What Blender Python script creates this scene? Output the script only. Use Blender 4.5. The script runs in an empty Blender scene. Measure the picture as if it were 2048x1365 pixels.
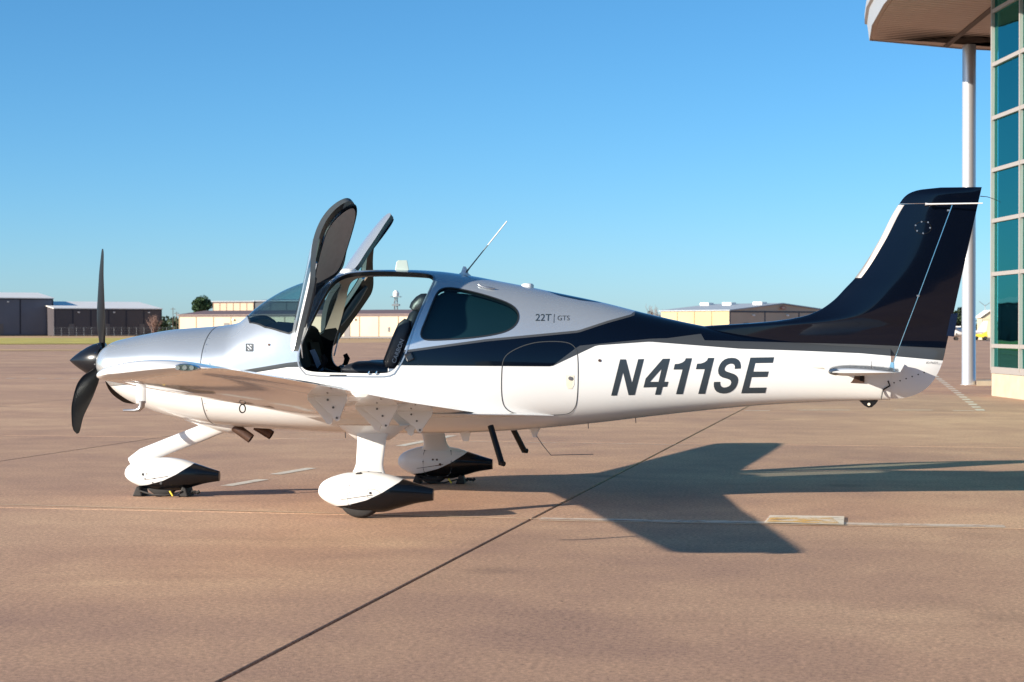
import bpy, bmesh, math, random
from mathutils import Vector, Matrix
from mathutils.geometry import delaunay_2d_cdt
R = math.radians
PI = math.pi
scene = bpy.context.scene
COL = scene.collection
random.seed(7)

# ------------------------------------------------------------------ camera
# world frame = the aeroplane's own frame: X runs aft along the fuselage, +Y is the far (right) wing, Z up
F, HOR, HC = 3800.0, 655.0, 1.49
YAW = math.atan(497 / F)
CX, CY = 6.09, -16.24
cam_d = bpy.data.cameras.new('camera')
cam = bpy.data.objects.new('camera', cam_d)
COL.objects.link(cam)
cam_d.sensor_width = 36.0
cam_d.lens = F / 2048 * 36
cam_d.clip_start = 0.1
cam_d.clip_end = 9000
cam.location = (CX, CY, HC)
cam.rotation_euler = (R(90) - math.atan((682.5 - HOR) / F), 0, YAW)
cam_d.dof.use_dof = True
cam_d.dof.focus_distance = 15.5
cam_d.dof.aperture_fstop = 6.3
scene.camera = cam

# ------------------------------------------------------------------ sky, sun, exposure
SUN_TRAVEL = Vector((3.3, 2.42, -1.27)).normalized()
to_sun = -SUN_TRAVEL
SUN_EL = math.asin(to_sun.z)
SUN_AZ = math.atan2(to_sun.x, to_sun.y)
world = bpy.data.worlds.new('World')
scene.world = world
world.use_nodes = True
wn, wl = world.node_tree.nodes, world.node_tree.links
wn.clear()
sky = wn.new('ShaderNodeTexSky')
sky.sky_type = 'NISHITA'
sky.sun_disc = False
sky.sun_elevation = SUN_EL
sky.sun_rotation = SUN_AZ % (2 * PI)
sky.air_density = 0.72
sky.dust_density = 0.25
sky.ozone_density = 6.0
hs = wn.new('ShaderNodeHueSaturation')
hs.inputs['Saturation'].default_value = 1.06
hs.inputs['Hue'].default_value = 0.488
bg = wn.new('ShaderNodeBackground')
bg.inputs[1].default_value = 0.081
wo = wn.new('ShaderNodeOutputWorld')
wl.new(sky.outputs[0], hs.inputs['Color'])
wl.new(hs.outputs[0], bg.inputs[0])
wl.new(bg.outputs[0], wo.inputs[0])
sun_d = bpy.data.lights.new('sun', 'SUN')
sun_d.energy = 5.0
sun_d.angle = R(0.53)
sun_d.color = (1.0, 0.90, 0.76)
sun = bpy.data.objects.new('sun', sun_d)
COL.objects.link(sun)
sun.location = (-30, -25, 40)
sun.rotation_euler = SUN_TRAVEL.to_track_quat('-Z', 'Y').to_euler()
vs = scene.view_settings
vs.view_transform = 'Standard'
vs.look = 'None'
vs.exposure = 1.03
vs.gamma = 1.0
vs.use_curve_mapping = False

# ------------------------------------------------------------------ survey helpers (pixels of the 2048 px picture -> metres)
def at(px, py, Y=0.0):
    a = math.atan((px - 1024) / F) - YAW
    dy = Y - CY
    dep = dy / math.cos(a) * math.cos(a + YAW)
    return Vector((CX + dy * math.tan(a), Y, HC - (py - HOR) * dep / F))
def LD(lat, dep, z=0.0):
    return Vector((CX + lat * math.cos(YAW) - dep * math.sin(YAW), CY + lat * math.sin(YAW) + dep * math.cos(YAW), z))
def gnd(px, py):
    dep = F * HC / (py - HOR)
    return LD((px - 1024) / F * dep, dep)
def far(px, py, dep):
    return LD((px - 1024) / F * dep, dep, HC - (py - HOR) * dep / F)

# ------------------------------------------------------------------ object helpers
def link(o, parent=None):
    COL.objects.link(o)
    if parent is not None:
        o.parent = parent
    return o
def tag(o, label=None, cat=None, group=None, kind=None):
    if label: o['label'] = label
    if cat: o['category'] = cat
    if group: o['group'] = group
    if kind: o['kind'] = kind
    return o
def empty(name, loc=(0, 0, 0), rz=0.0):
    o = bpy.data.objects.new(name, None)
    o.location = loc
    o.rotation_euler = (0, 0, rz)
    o.empty_display_size = 0.2
    return link(o)
class MB:
    """collects verts and faces, then builds ONE mesh object"""
    def __init__(s): s.v, s.f, s.m = [], [], []
    def add(s, vs_, fs_, mi=0):
        b = len(s.v)
        s.v += [tuple(p) for p in vs_]
        s.f += [tuple(i + b for i in f) for f in fs_]
        s.m += [mi] * len(fs_)
        return s
    def box(s, c, d, rot=None, mi=0):
        x, y, z = d[0] / 2, d[1] / 2, d[2] / 2
        P = [Vector((i, j, k)) for k in (-z, z) for j in (-y, y) for i in (-x, x)]
        if rot is not None: P = [rot @ p for p in P]
        c = Vector(c)
        return s.add([p + c for p in P], [(0, 2, 3, 1), (4, 5, 7, 6), (0, 1, 5, 4), (2, 6, 7, 3), (0, 4, 6, 2), (1, 3, 7, 5)], mi)
    def tube(s, pts, r, n=10, cap=True, mi=0):
        pts = [Vector(p) for p in pts]
        rs = r if isinstance(r, (list, tuple)) else [r] * len(pts)
        vv, ff = [], []
        up = None
        for i, p in enumerate(pts):
            t = (pts[min(i + 1, len(pts) - 1)] - pts[max(i - 1, 0)]).normalized()
            if up is None:
                a = Vector((0, 0, 1)) if abs(t.z) < 0.9 else Vector((1, 0, 0))
                up = t.cross(a).normalized()
            up = (up - t * up.dot(t)).normalized()
            w = t.cross(up)
            for k in range(n):
                q = 2 * PI * k / n
                vv.append(p + (up * math.cos(q) + w * math.sin(q)) * rs[i])
        for i in range(len(pts) - 1):
            for k in range(n):
                k2 = (k + 1) % n
                ff.append((i * n + k, i * n + k2, (i + 1) * n + k2, (i + 1) * n + k))
        if cap:
            ff.append(tuple(range(n - 1, -1, -1)))
            ff.append(tuple((len(pts) - 1) * n + k for k in range(n)))
        return s.add(vv, ff, mi)
    def loft(s, secs, closed=True, cap=True, mi=0):
        n = len(secs[0])
        vv = [p for sec in secs for p in sec]
        ff = []
        for i in range(len(secs) - 1):
            for k in range(n if closed else n - 1):
                k2 = (k + 1) % n
                ff.append((i * n + k, i * n + k2, (i + 1) * n + k2, (i + 1) * n + k))
        if cap:
            ff.append(tuple(range(n - 1, -1, -1)))
            ff.append(tuple((len(secs) - 1) * n + k for k in range(n)))
        return s.add(vv, ff, mi)
    def prism(s, poly, d, mi=0):
        """polygon of 3-D points pushed along vector d"""
        d = Vector(d)
        n = len(poly)
        vv = [Vector(p) for p in poly] + [Vector(p) + d for p in poly]
        ff = [tuple(range(n - 1, -1, -1)), tuple(range(n, 2 * n))]
        ff += [(i, (i + 1) % n, n + (i + 1) % n, n + i) for i in range(n)]
        return s.add(vv, ff, mi)
    def disc(s, c, nrm, r, h, n=16, mi=0):
        nrm = Vector(nrm).normalized()
        return s.tube([Vector(c), Vector(c) + nrm * h], r, n, True, mi)
    def build(s, name, mats, parent=None, smooth=None, bevel=0, fix=True, sub=0):
        me = bpy.data.meshes.new(name)
        me.from_pydata(s.v, [], s.f)
        if fix:
            bm = bmesh.new(); bm.from_mesh(me)
            bmesh.ops.recalc_face_normals(bm, faces=bm.faces)
            bm.to_mesh(me); bm.free()
        mats = mats if isinstance(mats, (list, tuple)) else [mats]
        for m in mats: me.materials.append(m)
        if len(mats) > 1:
            me.polygons.foreach_set('material_index', s.m)
        if smooth is not None:
            me.shade_smooth()
            if smooth < 179: me.set_sharp_from_angle(angle=R(smooth))
        o = bpy.data.objects.new(name, me)
        link(o, parent)
        if bevel:
            md = o.modifiers.new('bevel', 'BEVEL'); md.width = bevel; md.segments = 2; md.limit_method = 'ANGLE'; md.angle_limit = R(40)
        if sub:
            md = o.modifiers.new('sub', 'SUBSURF'); md.levels = sub; md.render_levels = sub
        return o
def pchip(tab):
    xs = [a for a, b in tab]; ys = [b for a, b in tab]
    n = len(xs)
    h = [xs[i + 1] - xs[i] for i in range(n - 1)]
    d = [(ys[i + 1] - ys[i]) / h[i] for i in range(n - 1)]
    m = [d[0]] + [0] * (n - 2) + [d[-1]]
    for i in range(1, n - 1):
        if d[i - 1] * d[i] > 0:
            w1, w2 = 2 * h[i] + h[i - 1], h[i] + 2 * h[i - 1]
            m[i] = (w1 + w2) / (w1 / d[i - 1] + w2 / d[i])
    def f(x):
        if x <= xs[0]: return ys[0]
        if x >= xs[-1]: return ys[-1]
        i = 0
        while xs[i + 1] < x: i += 1
        t = (x - xs[i]) / h[i]
        return (ys[i] * (1 + 2 * t) * (1 - t) ** 2 + h[i] * m[i] * t * (1 - t) ** 2
                + ys[i + 1] * t * t * (3 - 2 * t) + h[i] * m[i + 1] * t * t * (t - 1))
    return f
def resample(loop, step, closed=True):
    L = list(loop) + ([loop[0]] if closed else [])
    out = []
    for a, b in zip(L[:-1], L[1:]):
        d = math.dist(a, b)
        k = max(1, int(round(d / step)))
        out += [tuple(a[j] + (b[j] - a[j]) * i / k for j in range(len(a))) for i in range(k)]
    if not closed: out.append(tuple(L[-1]))
    return out
def smooth_loop(loop, it=2):
    for _ in range(it):
        n = len(loop); out = []
        for i in range(n):
            a, b = loop[i], loop[(i + 1) % n]
            out.append(tuple(.75 * a[j] + .25 * b[j] for j in range(len(a))))
            out.append(tuple(.25 * a[j] + .75 * b[j] for j in range(len(a))))
        loop = out
    return loop
def inside(p, poly):
    x, y = p; c = False; n = len(poly); j = n - 1
    for i in range(n):
        xi, yi = poly[i]; xj, yj = poly[j]
        if (yi > y) != (yj > y) and x < (xj - xi) * (y - yi) / (yj - yi) + xi: c = not c
        j = i
    return c

# ------------------------------------------------------------------ materials
def mat(name):
    m = bpy.data.materials.new(name); m.use_nodes = True
    nt = m.node_tree
    return m, nt.nodes, nt.links, nt.nodes['Principled BSDF']
def setb(b, color=None, rough=None, metal=None, coat=None, spec=None, trans=None, ior=None, coat_rough=None):
    if color is not None: b.inputs['Base Color'].default_value = (*color, 1)
    if rough is not None: b.inputs['Roughness'].default_value = rough
    if metal is not None: b.inputs['Metallic'].default_value = metal
    if coat is not None: b.inputs['Coat Weight'].default_value = coat
    if coat_rough is not None: b.inputs['Coat Roughness'].default_value = coat_rough
    if spec is not None: b.inputs['Specular IOR Level'].default_value = spec
    if trans is not None: b.inputs['Transmission Weight'].default_value = trans
    if ior is not None: b.inputs['IOR'].default_value = ior
def plain(name, color, rough=.5, metal=0, coat=0, var=0.0, vscale=6.0, bump=0.0, bscale=60.0, spec=None):
    m, N, L, b = mat(name)
    setb(b, color, rough, metal, coat, spec, coat_rough=.04 if coat else None)
    if var or bump:
        tc = N.new('ShaderNodeTexCoord')
    if var:
        n = N.new('ShaderNodeTexNoise'); n.inputs['Scale'].default_value = vscale; n.inputs['Detail'].default_value = 6
        L.new(tc.outputs['Object'], n.inputs['Vector'])
        r = N.new('ShaderNodeMapRange'); r.inputs[1].default_value = .3; r.inputs[2].default_value = .7
        r.inputs[3].default_value = 1 - var; r.inputs[4].default_value = 1 + var
        L.new(n.outputs['Fac'], r.inputs[0])
        mx = N.new('ShaderNodeVectorMath'); mx.operation = 'SCALE'
        mx.inputs[0].default_value = color
        L.new(r.outputs[0], mx.inputs['Scale'])
        L.new(mx.outputs[0], b.inputs['Base Color'])
    if bump:
        n2 = N.new('ShaderNodeTexNoise'); n2.inputs['Scale'].default_value = bscale; n2.inputs['Detail'].default_value = 5
        L.new(tc.outputs['Object'], n2.inputs['Vector'])
        bp = N.new('ShaderNodeBump'); bp.inputs['Strength'].default_value = bump; bp.inputs['Distance'].default_value = .01
        L.new(n2.outputs['Fac'], bp.inputs['Height'])
        L.new(bp.outputs[0], b.inputs['Normal'])
    return m
def glass_tint(name, tint, ior=1.5, rough=0.0, refl=1.0):
    m, N, L, b = mat(name)
    N.remove(b)
    out = N['Material Output']
    tr = N.new('ShaderNodeBsdfTransparent'); tr.inputs[0].default_value = (*tint, 1)
    gl = N.new('ShaderNodeBsdfGlossy'); gl.inputs['Roughness'].default_value = rough
    gl.inputs['Color'].default_value = (refl, refl, refl, 1)
    fr = N.new('ShaderNodeFresnel'); ge = N.new('ShaderNodeNewGeometry')
    io = N.new('ShaderNodeMix'); io.data_type = 'FLOAT'; io.inputs[2].default_value = ior; io.inputs[3].default_value = 1 / ior
    L.new(ge.outputs['Backfacing'], io.inputs[0]); L.new(io.outputs[0], fr.inputs['IOR'])
    mx = N.new('ShaderNodeMixShader')
    L.new(fr.outputs[0], mx.inputs[0]); L.new(tr.outputs[0], mx.inputs[1]); L.new(gl.outputs[0], mx.inputs[2])
    L.new(mx.outputs[0], out.inputs['Surface'])
    return m
M = {}
M['white'] = plain('white_paint', (.70, .705, .70), .22, 0, .9, .015, 3)
M['silver'] = plain('silver_paint', (.62, .66, .72), .28, .75, .7)
M['navy'] = plain('navy_paint', (.004, .009, .028), .12, 0, 1.0)
M['gun'] = plain('gunmetal_paint', (.07, .075, .08), .3, .3, .6)
M['number'] = plain('registration_film', (.028, .040, .052), .35)
M['black'] = plain('black_plastic', (.006, .006, .007), .42, spec=.3)
M['blackgloss'] = plain('black_gloss', (.006, .007, .010), .12, 0, .8)
M['rubber'] = plain('tyre_rubber', (.022, .020, .019), .75, 0, 0, .15, 30, .2, 200)
M['wheelrim'] = plain('wheel_dusty', (.16, .12, .11), .5, .3)
M['leather'] = plain('black_leather', (.014, .016, .022), .38, 0, 0, .1, 25, .15, 160)
M['carpet'] = plain('cabin_carpet', (.01, .01, .012), .9)
M['liner_tan'] = plain('tan_cabin_trim', (.60, .44, .32), .7)
M['door_trim'] = plain('door_lining', (.32, .255, .225), .6, 0, 0, .06, 20)
M['seal'] = plain('seal_grey', (.10, .115, .12), .45)
M['trim'] = plain('window_trim_black', (.018, .020, .022), .4)
M['panel'] = plain('matte_cockpit', (.005, .005, .006), .85, spec=.15)
M['steel'] = plain('brushed_steel', (.45, .46, .48), .3, .9)
M['chrome'] = plain('chrome', (.75, .76, .78), .12, 1.0)
M['exhaust'] = plain('burnt_exhaust', (.10, .06, .045), .45, .6, 0, .3, 12)
M['prop'] = plain('propeller_black', (.006, .006, .007), .34, 0, 0, .1, 9, spec=.22)
M['spinner'] = plain('spinner_black', (.006, .007, .010), .24, 0, .15, spec=.3)
M['seam'] = plain('panel_gap', (.03, .035, .04), .8)
M['lens'] = glass_tint('lamp_lens', (.9, .95, .95), 1.5)
M['lamp_green'] = plain('lamp_inside', (.10, .14, .13), .2, .6)
M['glass_wind'] = glass_tint('windshield_glass', (.50, .66, .70), 1.75)
M['glass_door'] = glass_tint('door_glass', (.55, .78, .78), 1.55)
M['glass_rear'] = glass_tint('rear_glass', (.45, .62, .64), 1.5)
M['film'] = plain('window_film', (.004, .030, .040), .6)
M['strap'] = plain('belt_webbing', (.10, .16, .25), .6)
M['text_grey'] = plain('stitch_grey', (.35, .38, .42), .6)
M['cream'] = plain('cream_plate', (.72, .68, .55), .5)
M['yellow'] = plain('yellow_plastic', (.75, .55, .05), .5)

# ------------------------------------------------------------------ ground
def concrete():
    m, N, L, b = mat('apron_concrete')
    geo = N.new('ShaderNodeNewGeometry')
    def noise(scale, det=6, rough=.6, vec=None, dist=0):
        n = N.new('ShaderNodeTexNoise'); n.inputs['Scale'].default_value = scale; n.inputs['Detail'].default_value = det
        n.inputs['Roughness'].default_value = rough; n.inputs['Distortion'].default_value = dist
        L.new(vec if vec else geo.outputs['Position'], n.inputs['Vector']); return n
    mp = N.new('ShaderNodeMapping'); mp.inputs['Scale'].default_value = (.8, 1.0, 1); mp.inputs['Rotation'].default_value = (0, 0, R(5))
    L.new(geo.outputs['Position'], mp.inputs['Vector'])
    big = noise(.22, 8, .68, mp.outputs[0], .4)
    mid = noise(1.1, 6, .6, None, .3)
    fine = noise(34, 6, .9)
    cr = N.new('ShaderNodeValToRGB')
    e = cr.color_ramp.elements
    e[0].position = .36; e[0].color = (.322, .188, .130, 1)
    e[1].position = .64; e[1].color = (.540, .345, .210, 1)
    k = e.new(.5); k.color = (.432, .260, .164, 1)
    mx = N.new('ShaderNodeMix'); mx.data_type = 'FLOAT'; mx.inputs[0].default_value = .32
    L.new(big.outputs['Fac'], mx.inputs[2]); L.new(mid.outputs['Fac'], mx.inputs[3])
    L.new(mx.outputs[0], cr.inputs[0])
    fr = N.new('ShaderNodeMapRange'); fr.inputs[1].default_value = .38; fr.inputs[2].default_value = .62; fr.inputs[3].default_value = .52; fr.inputs[4].default_value = 1.42
    L.new(fine.outputs['Fac'], fr.inputs[0])
    # small dark specks and stains
    vo = N.new('ShaderNodeTexVoronoi'); vo.inputs['Scale'].default_value = 2.3; vo.inputs['Randomness'].default_value = 1
    L.new(geo.outputs['Position'], vo.inputs['Vector'])
    sp = N.new('ShaderNodeMapRange'); sp.inputs[1].default_value = .018; sp.inputs[2].default_value = .03; sp.inputs[3].default_value = .45; sp.inputs[4].default_value = 1
    L.new(vo.outputs['Distance'], sp.inputs[0])
    st = noise(.9, 4, .5)
    sr = N.new('ShaderNodeMapRange'); sr.inputs[1].default_value = .30; sr.inputs[2].default_value = .42; sr.inputs[3].default_value = .94; sr.inputs[4].default_value = 1
    L.new(st.outputs['Fac'], sr.inputs[0])
    m1 = N.new('ShaderNodeMath'); m1.operation = 'MULTIPLY'; L.new(fr.outputs[0], m1.inputs[0]); L.new(sp.outputs[0], m1.inputs[1])
    m2 = N.new('ShaderNodeMath'); m2.operation = 'MULTIPLY'; L.new(m1.outputs[0], m2.inputs[0]); L.new(sr.outputs[0], m2.inputs[1])
    # each slab was poured separately: slightly different tone
    oi = N.new('ShaderNodeObjectInfo'); om = N.new('ShaderNodeMapRange'); om.inputs[3].default_value = .93; om.inputs[4].default_value = 1.06
    L.new(oi.outputs['Random'], om.inputs[0])
    # oily smears and old tyre tracks
    mp3 = N.new('ShaderNodeMapping'); mp3.inputs['Scale'].default_value = (.12, 1.6, 1); mp3.inputs['Rotation'].default_value = (0, 0, R(-8)); L.new(geo.outputs['Position'], mp3.inputs['Vector'])
    tk = noise(1.1, 5, .6, mp3.outputs[0], .6); tr_ = N.new('ShaderNodeMapRange'); tr_.inputs[1].default_value = .58; tr_.inputs[2].default_value = .70; tr_.inputs[3].default_value = 1; tr_.inputs[4].default_value = .89
    L.new(tk.outputs['Fac'], tr_.inputs[0])
    ol = N.new('ShaderNodeTexVoronoi'); ol.inputs['Scale'].default_value = .42; L.new(geo.outputs['Position'], ol.inputs['Vector'])
    on = noise(7, 4, .6); oa = N.new('ShaderNodeMath'); oa.operation = 'MULTIPLY_ADD'; oa.inputs[1].default_value = .10; L.new(on.outputs['Fac'], oa.inputs[0]); L.new(ol.outputs['Distance'], oa.inputs[2])
    orr = N.new('ShaderNodeMapRange'); orr.inputs[1].default_value = .08; orr.inputs[2].default_value = .16; orr.inputs[3].default_value = .72; orr.inputs[4].default_value = 1; L.new(oa.outputs[0], orr.inputs[0])
    for q in (om, tr_, orr):
        m3 = N.new('ShaderNodeMath'); m3.operation = 'MULTIPLY'; L.new(m2.outputs[0], m3.inputs[0]); L.new(q.outputs[0], m3.inputs[1]); m2 = m3
    vm = N.new('ShaderNodeVectorMath'); vm.operation = 'SCALE'
    L.new(cr.outputs[0], vm.inputs[0]); L.new(m2.outputs[0], vm.inputs['Scale'])
    L.new(vm.outputs[0], b.inputs['Base Color'])
    b.inputs['Roughness'].default_value = .82
    # broom finish + grit
    mp2 = N.new('ShaderNodeMapping'); mp2.inputs['Scale'].default_value = (6, 90, 6); mp2.inputs['Rotation'].default_value = (0, 0, R(-24))
    L.new(geo.outputs['Position'], mp2.inputs['Vector'])
    br = noise(1.0, 3, .6, mp2.outputs[0])
    grit = noise(120, 3, .7)
    ad = N.new('ShaderNodeMath'); ad.operation = 'MULTIPLY_ADD'; ad.inputs[1].default_value = .5
    L.new(br.outputs['Fac'], ad.inputs[0]); L.new(grit.outputs['Fac'], ad.inputs[2])
    bp = N.new('ShaderNodeBump'); bp.inputs['Strength'].default_value = .55; bp.inputs['Distance'].default_value = .006
    L.new(ad.outputs[0], bp.inputs['Height']); L.new(bp.outputs[0], b.inputs['Normal'])
    return m
M['concrete'] = concrete()
M['joint'] = plain('joint_sealant', (.016, .018, .016), .8, 0, 0, .3, 3)
def worn(name, color, thr, scale=3.0):
    """paint worn through to the slab: transparent where gone"""
    m, N, L, b = mat(name)
    setb(b, color, .7)
    geo = N.new('ShaderNodeNewGeometry')
    mp = N.new('ShaderNodeMapping'); mp.inputs['Scale'].default_value = (1, 2.5, 1)
    L.new(geo.outputs['Position'], mp.inputs[0])
    n = N.new('ShaderNodeTexNoise'); n.inputs['Scale'].default_value = scale; n.inputs['Detail'].default_value = 9; n.inputs['Roughness'].default_value = .75
    L.new(mp.outputs[0], n.inputs['Vector'])
    r = N.new('ShaderNodeMapRange'); r.inputs[1].default_value = thr - .06; r.inputs[2].default_value = thr + .10; r.inputs[3].default_value = 0; r.inputs[4].default_value = .85
    L.new(n.outputs['Fac'], r.inputs[0]); L.new(r.outputs[0], b.inputs['Alpha'])
    return m
M['paint_white'] = worn('worn_white_marking', (.72, .65, .53), .38)
M['paint_faint'] = worn('faint_white_marking', (.62, .52, .42), .43)
M['paint_old'] = worn('chalky_marking', (.60, .46, .30), .36, 6)
M['paint_yellow'] = worn('yellow_marking', (.72, .40, .06), .50, 4)
M['dirt'] = plain('dry_earth', (.46, .29, .14), .95, 0, 0, .25, .12)
M['grass'] = plain('short_grass', (.42, .35, .06), .95, 0, 0, .35, .25)

g = MB(); S = 4000
g.add([(-S, -S, -.06), (S, -S, -.06), (S, S, -.06), (-S, S, -.06)], [(0, 1, 2, 3)])
tag(g.build('ground', M['dirt']), kind='structure')
JD = Vector((.0715, .9974, 0)); WD = Vector((.9974, -.0715, 0))
J0 = Vector((4.44, 0, 0))
# apron: concrete base sheet, slabs near the camera laid as separate pieces with sealed joints
ap = MB()
ap.add([LD(-160, -60, -.03), LD(160, -60, -.03), LD(220, 150, -.03), LD(60, 330, -.03), LD(-25, 168, -.03), LD(-160, 130, -.03)], [(0, 1, 2, 3, 4, 5)])
apron = tag(ap.build('apron', M['concrete']), kind='structure')
SW, SL, GAP = 7.0, 9.75, .022
sm = bpy.data.meshes.new('slab')
def slab_mesh():
    mb = MB()
    a, c = SW / 2 - GAP / 2, SL / 2 - GAP / 2
    e = .006
    mb.add([(-a, -c, -.028), (a, -c, -.028), (a, c, -.028), (-a, c, -.028),
            (-a, -c, -e), (a, -c, -e), (a, c, -e), (-a, c, -e),
            (-a + e, -c + e, 0), (a - e, -c + e, 0), (a - e, c - e, 0), (-a + e, c - e, 0)],
           [(0, 1, 5, 4), (1, 2, 6, 5), (2, 3, 7, 6), (3, 0, 4, 7), (4, 5, 9, 8), (5, 6, 10, 9), (6, 7, 11, 10), (7, 4, 8, 11), (8, 9, 10, 11)])
    return mb
so = slab_mesh().build('slab', M['concrete'], apron)
ANG = math.atan2(WD.y, WD.x)
Y_ROW = -1.55
first = True
for i in range(-6, 6):
    for j in range(-3, 7):
        c = J0 + WD * (SW * (i + .5)) + JD * (Y_ROW + SL * (j + .5))
        o = so if first else so.copy()
        if not first: link(o, apron)
        first = False
        o.location = c; o.rotation_euler = (0, 0, ANG)
jb = MB()
c0 = J0 + JD * Y_ROW
jb.add([c0 + WD * (SW * -6) + JD * (SL * -3) + Vector((0, 0, -.012)), c0 + WD * (SW * 6) + JD * (SL * -3) + Vector((0, 0, -.012)),
        c0 + WD * (SW * 6) + JD * (SL * 7) + Vector((0, 0, -.012)), c0 + WD * (SW * -6) + JD * (SL * 7) + Vector((0, 0, -.012))], [(0, 1, 2, 3)])
jb.build('joint_sealant', M['joint'], apron)

def mark(name, pts, material, label, cat='marking', z=.004, group=None):
    mb = MB(); mb.add([(p[0], p[1], z) for p in pts], [tuple(range(len(pts)))])
    o = mb.build(name, material)
    return tag(o, label, cat, group, 'structure')
def strip(a, b, w):
    a, b = Vector(a), Vector(b); n = (b - a).normalized().cross(Vector((0, 0, 1))) * (w / 2)
    return [a - n, b - n, b + n, a + n]
mark('painted_line', strip(gnd(-40, 1009), gnd(1080, 1039), .035), M['paint_old'], 'thin pale line running left across the slab by the near wheel')
mark('painted_line', strip(gnd(1080, 1039), gnd(2010, 1054), .17), M['paint_faint'], 'wide worn white stripe under the left wing shadow')
mark('painted_line', strip(gnd(1080, 1043), gnd(2090, 1060), .03), M['paint_old'], 'thin pale line running right beside the yellow patch', z=.008)
mark('painted_patch', [gnd(1528, 1049), gnd(1688, 1053), gnd(1689, 1036), gnd(1540, 1034)], M['paint_white'], 'cream paint block on the worn stripe', z=.012)
mark('painted_patch', [gnd(1532, 1049), gnd(1680, 1052), gnd(1665, 1040), gnd(1542, 1038)], M['paint_yellow'], 'flaking yellow paint on the cream block', z=.016)
for a, b, t in (((452, 973), (526, 960), 'lower'), ((549, 950), (624, 937), 'middle'), ((800, 893), (905, 872), 'upper')):
    mark('painted_dash', strip(gnd(*a), gnd(*b), .13), M['paint_white'], t + ' white dash on the apron between nose wheel and far wheel', group='slanting dashes under the belly')
for px0, px1, yy in ((1490, 1540, 822), (1595, 1700, 821), (1785, 1865, 821), (1906, 1950, 822)):
    mark('painted_dash', strip(gnd(px0, yy), gnd(px1, yy), .12), M['paint_white'], 'pale dash on the apron below the tail', group='dashes below the tail')
a, b = gnd(1870, 752), gnd(1962, 822)
for k in range(16):
    t0, t1 = k / 15.5, (k + .5) / 15.5
    t0, t1 = t0 ** .75, t1 ** .75
    q0, q1 = a.lerp(b, t0), a.lerp(b, t1)
    mark('painted_dash', strip(q0, q1, .16), M['paint_white'], 'short white block of the dashed line before the terminal', group='dashed line before the terminal')
for k in range(7):
    mark('painted_dash', strip(gnd(-20 + k * 32, 757.5), gnd(-3 + k * 32, 757.5), .5), M['paint_faint'], 'faint white dash on the apron ahead of the spinner', group='faint dashes ahead of the nose')
mark('painted_line', strip(gnd(560, 878), gnd(1400, 891), .05), M['paint_faint'], 'faint pale line crossing the apron behind the wheels')
# grass field beyond the apron
gf = MB(); gf.add([LD(-160, 138, -.012), LD(-27, 176, -.012), LD(-36, 270, -.012), LD(-160, 262, -.012)], [(0, 1, 2, 3)])
tag(gf.build('grass_strip', M['grass']), kind='structure')
gs = MB()
gs.add([LD(-70, 118, -.008), LD(-22, 122, -.008), LD(-14, 131, -.008), LD(-70, 128, -.008)], [(0, 1, 2, 3)])
tag(gs.build('dirt_strip', M['dirt']), kind='structure')

# ------------------------------------------------------------------ terminal building on the right
M['alu'] = plain('mullion_aluminium', (.34, .31, .29), .45, .2)
M['plinth'] = plain('limestone_plinth', (.44, .37, .27), .85, 0, 0, .10, 3, .3, 30)
M['soffit'] = plain('soffit_boards', (.46, .36, .31), .6, 0, 0, .06, 2)
M['seam_dark'] = plain('soffit_gap', (.10, .075, .065), .8)
M['fascia'] = plain('fascia_metal', (.45, .45, .45), .4, .4)
M['column'] = plain('column_paint', (.52, .52, .54), .30, .5, .2)
M['interior'] = plain('lobby_wall', (.10, .16, .16), .8)
def curtain_glass():
    m, N, L, b = mat('curtain_wall_glass')
    N.remove(b); out = N['Material Output']
    d = N.new('ShaderNodeBsdfTransparent'); d.inputs[0].default_value = (.14, .66, .70, 1)
    g_ = N.new('ShaderNodeBsdfGlossy'); g_.inputs['Roughness'].default_value = .012; g_.inputs[0].default_value = (.20, .92, .90, 1)
    fr = N.new('ShaderNodeFresnel'); fr.inputs[0].default_value = 3.6
    tc = N.new('ShaderNodeTexCoord'); nz = N.new('ShaderNodeTexNoise'); nz.inputs['Scale'].default_value = .55; nz.inputs['Detail'].default_value = 1
    L.new(tc.outputs['Object'], nz.inputs['Vector'])
    bp = N.new('ShaderNodeBump'); bp.inputs['Strength'].default_value = .35; bp.inputs['Distance'].default_value = .03
    L.new(nz.outputs['Fac'], bp.inputs['Height']); L.new(bp.outputs[0], g_.inputs['Normal'])
    mx = N.new('ShaderNodeMixShader')
    L.new(fr.outputs[0], mx.inputs[0]); L.new(d.outputs[0], mx.inputs[1]); L.new(g_.outputs[0], mx.inputs[2])
    L.new(mx.outputs[0], out.inputs['Surface'])
    return m
M['curtain'] = curtain_glass()
TL0, TD0 = 10.47, 41.35                              # outer corner of the glass wall (lateral, distance)
TDIR = Vector((.035, -1.0)).normalized()
TN = Vector((-1.0, -.035)).normalized()
def T(u, n, z):                                      # u along the wall towards the viewer, n out of the wall
    return LD(TL0 + TDIR.x * u + TN.x * n, TD0 + TDIR.y * u + TN.y * n, z)
term = tag(empty('terminal_building', T(0, 0, 0)), 'glass fronted terminal building at the right edge with curved overhanging roof', 'building')
def sub(o, parent):                                  # parent while keeping world coordinates
    o.parent = parent
    o.matrix_parent_inverse = Matrix.Translation(parent.location).inverted() if parent.rotation_euler.z == 0 else (Matrix.Translation(parent.location) @ Matrix.Rotation(parent.rotation_euler.z, 4, 'Z')).inverted()
    return o
LEV = [.564, 1.087, 2.645, 3.80, 4.90, 6.03, 7.19, 8.35, 9.3]
BAY, NB = 2.03, 13
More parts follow.
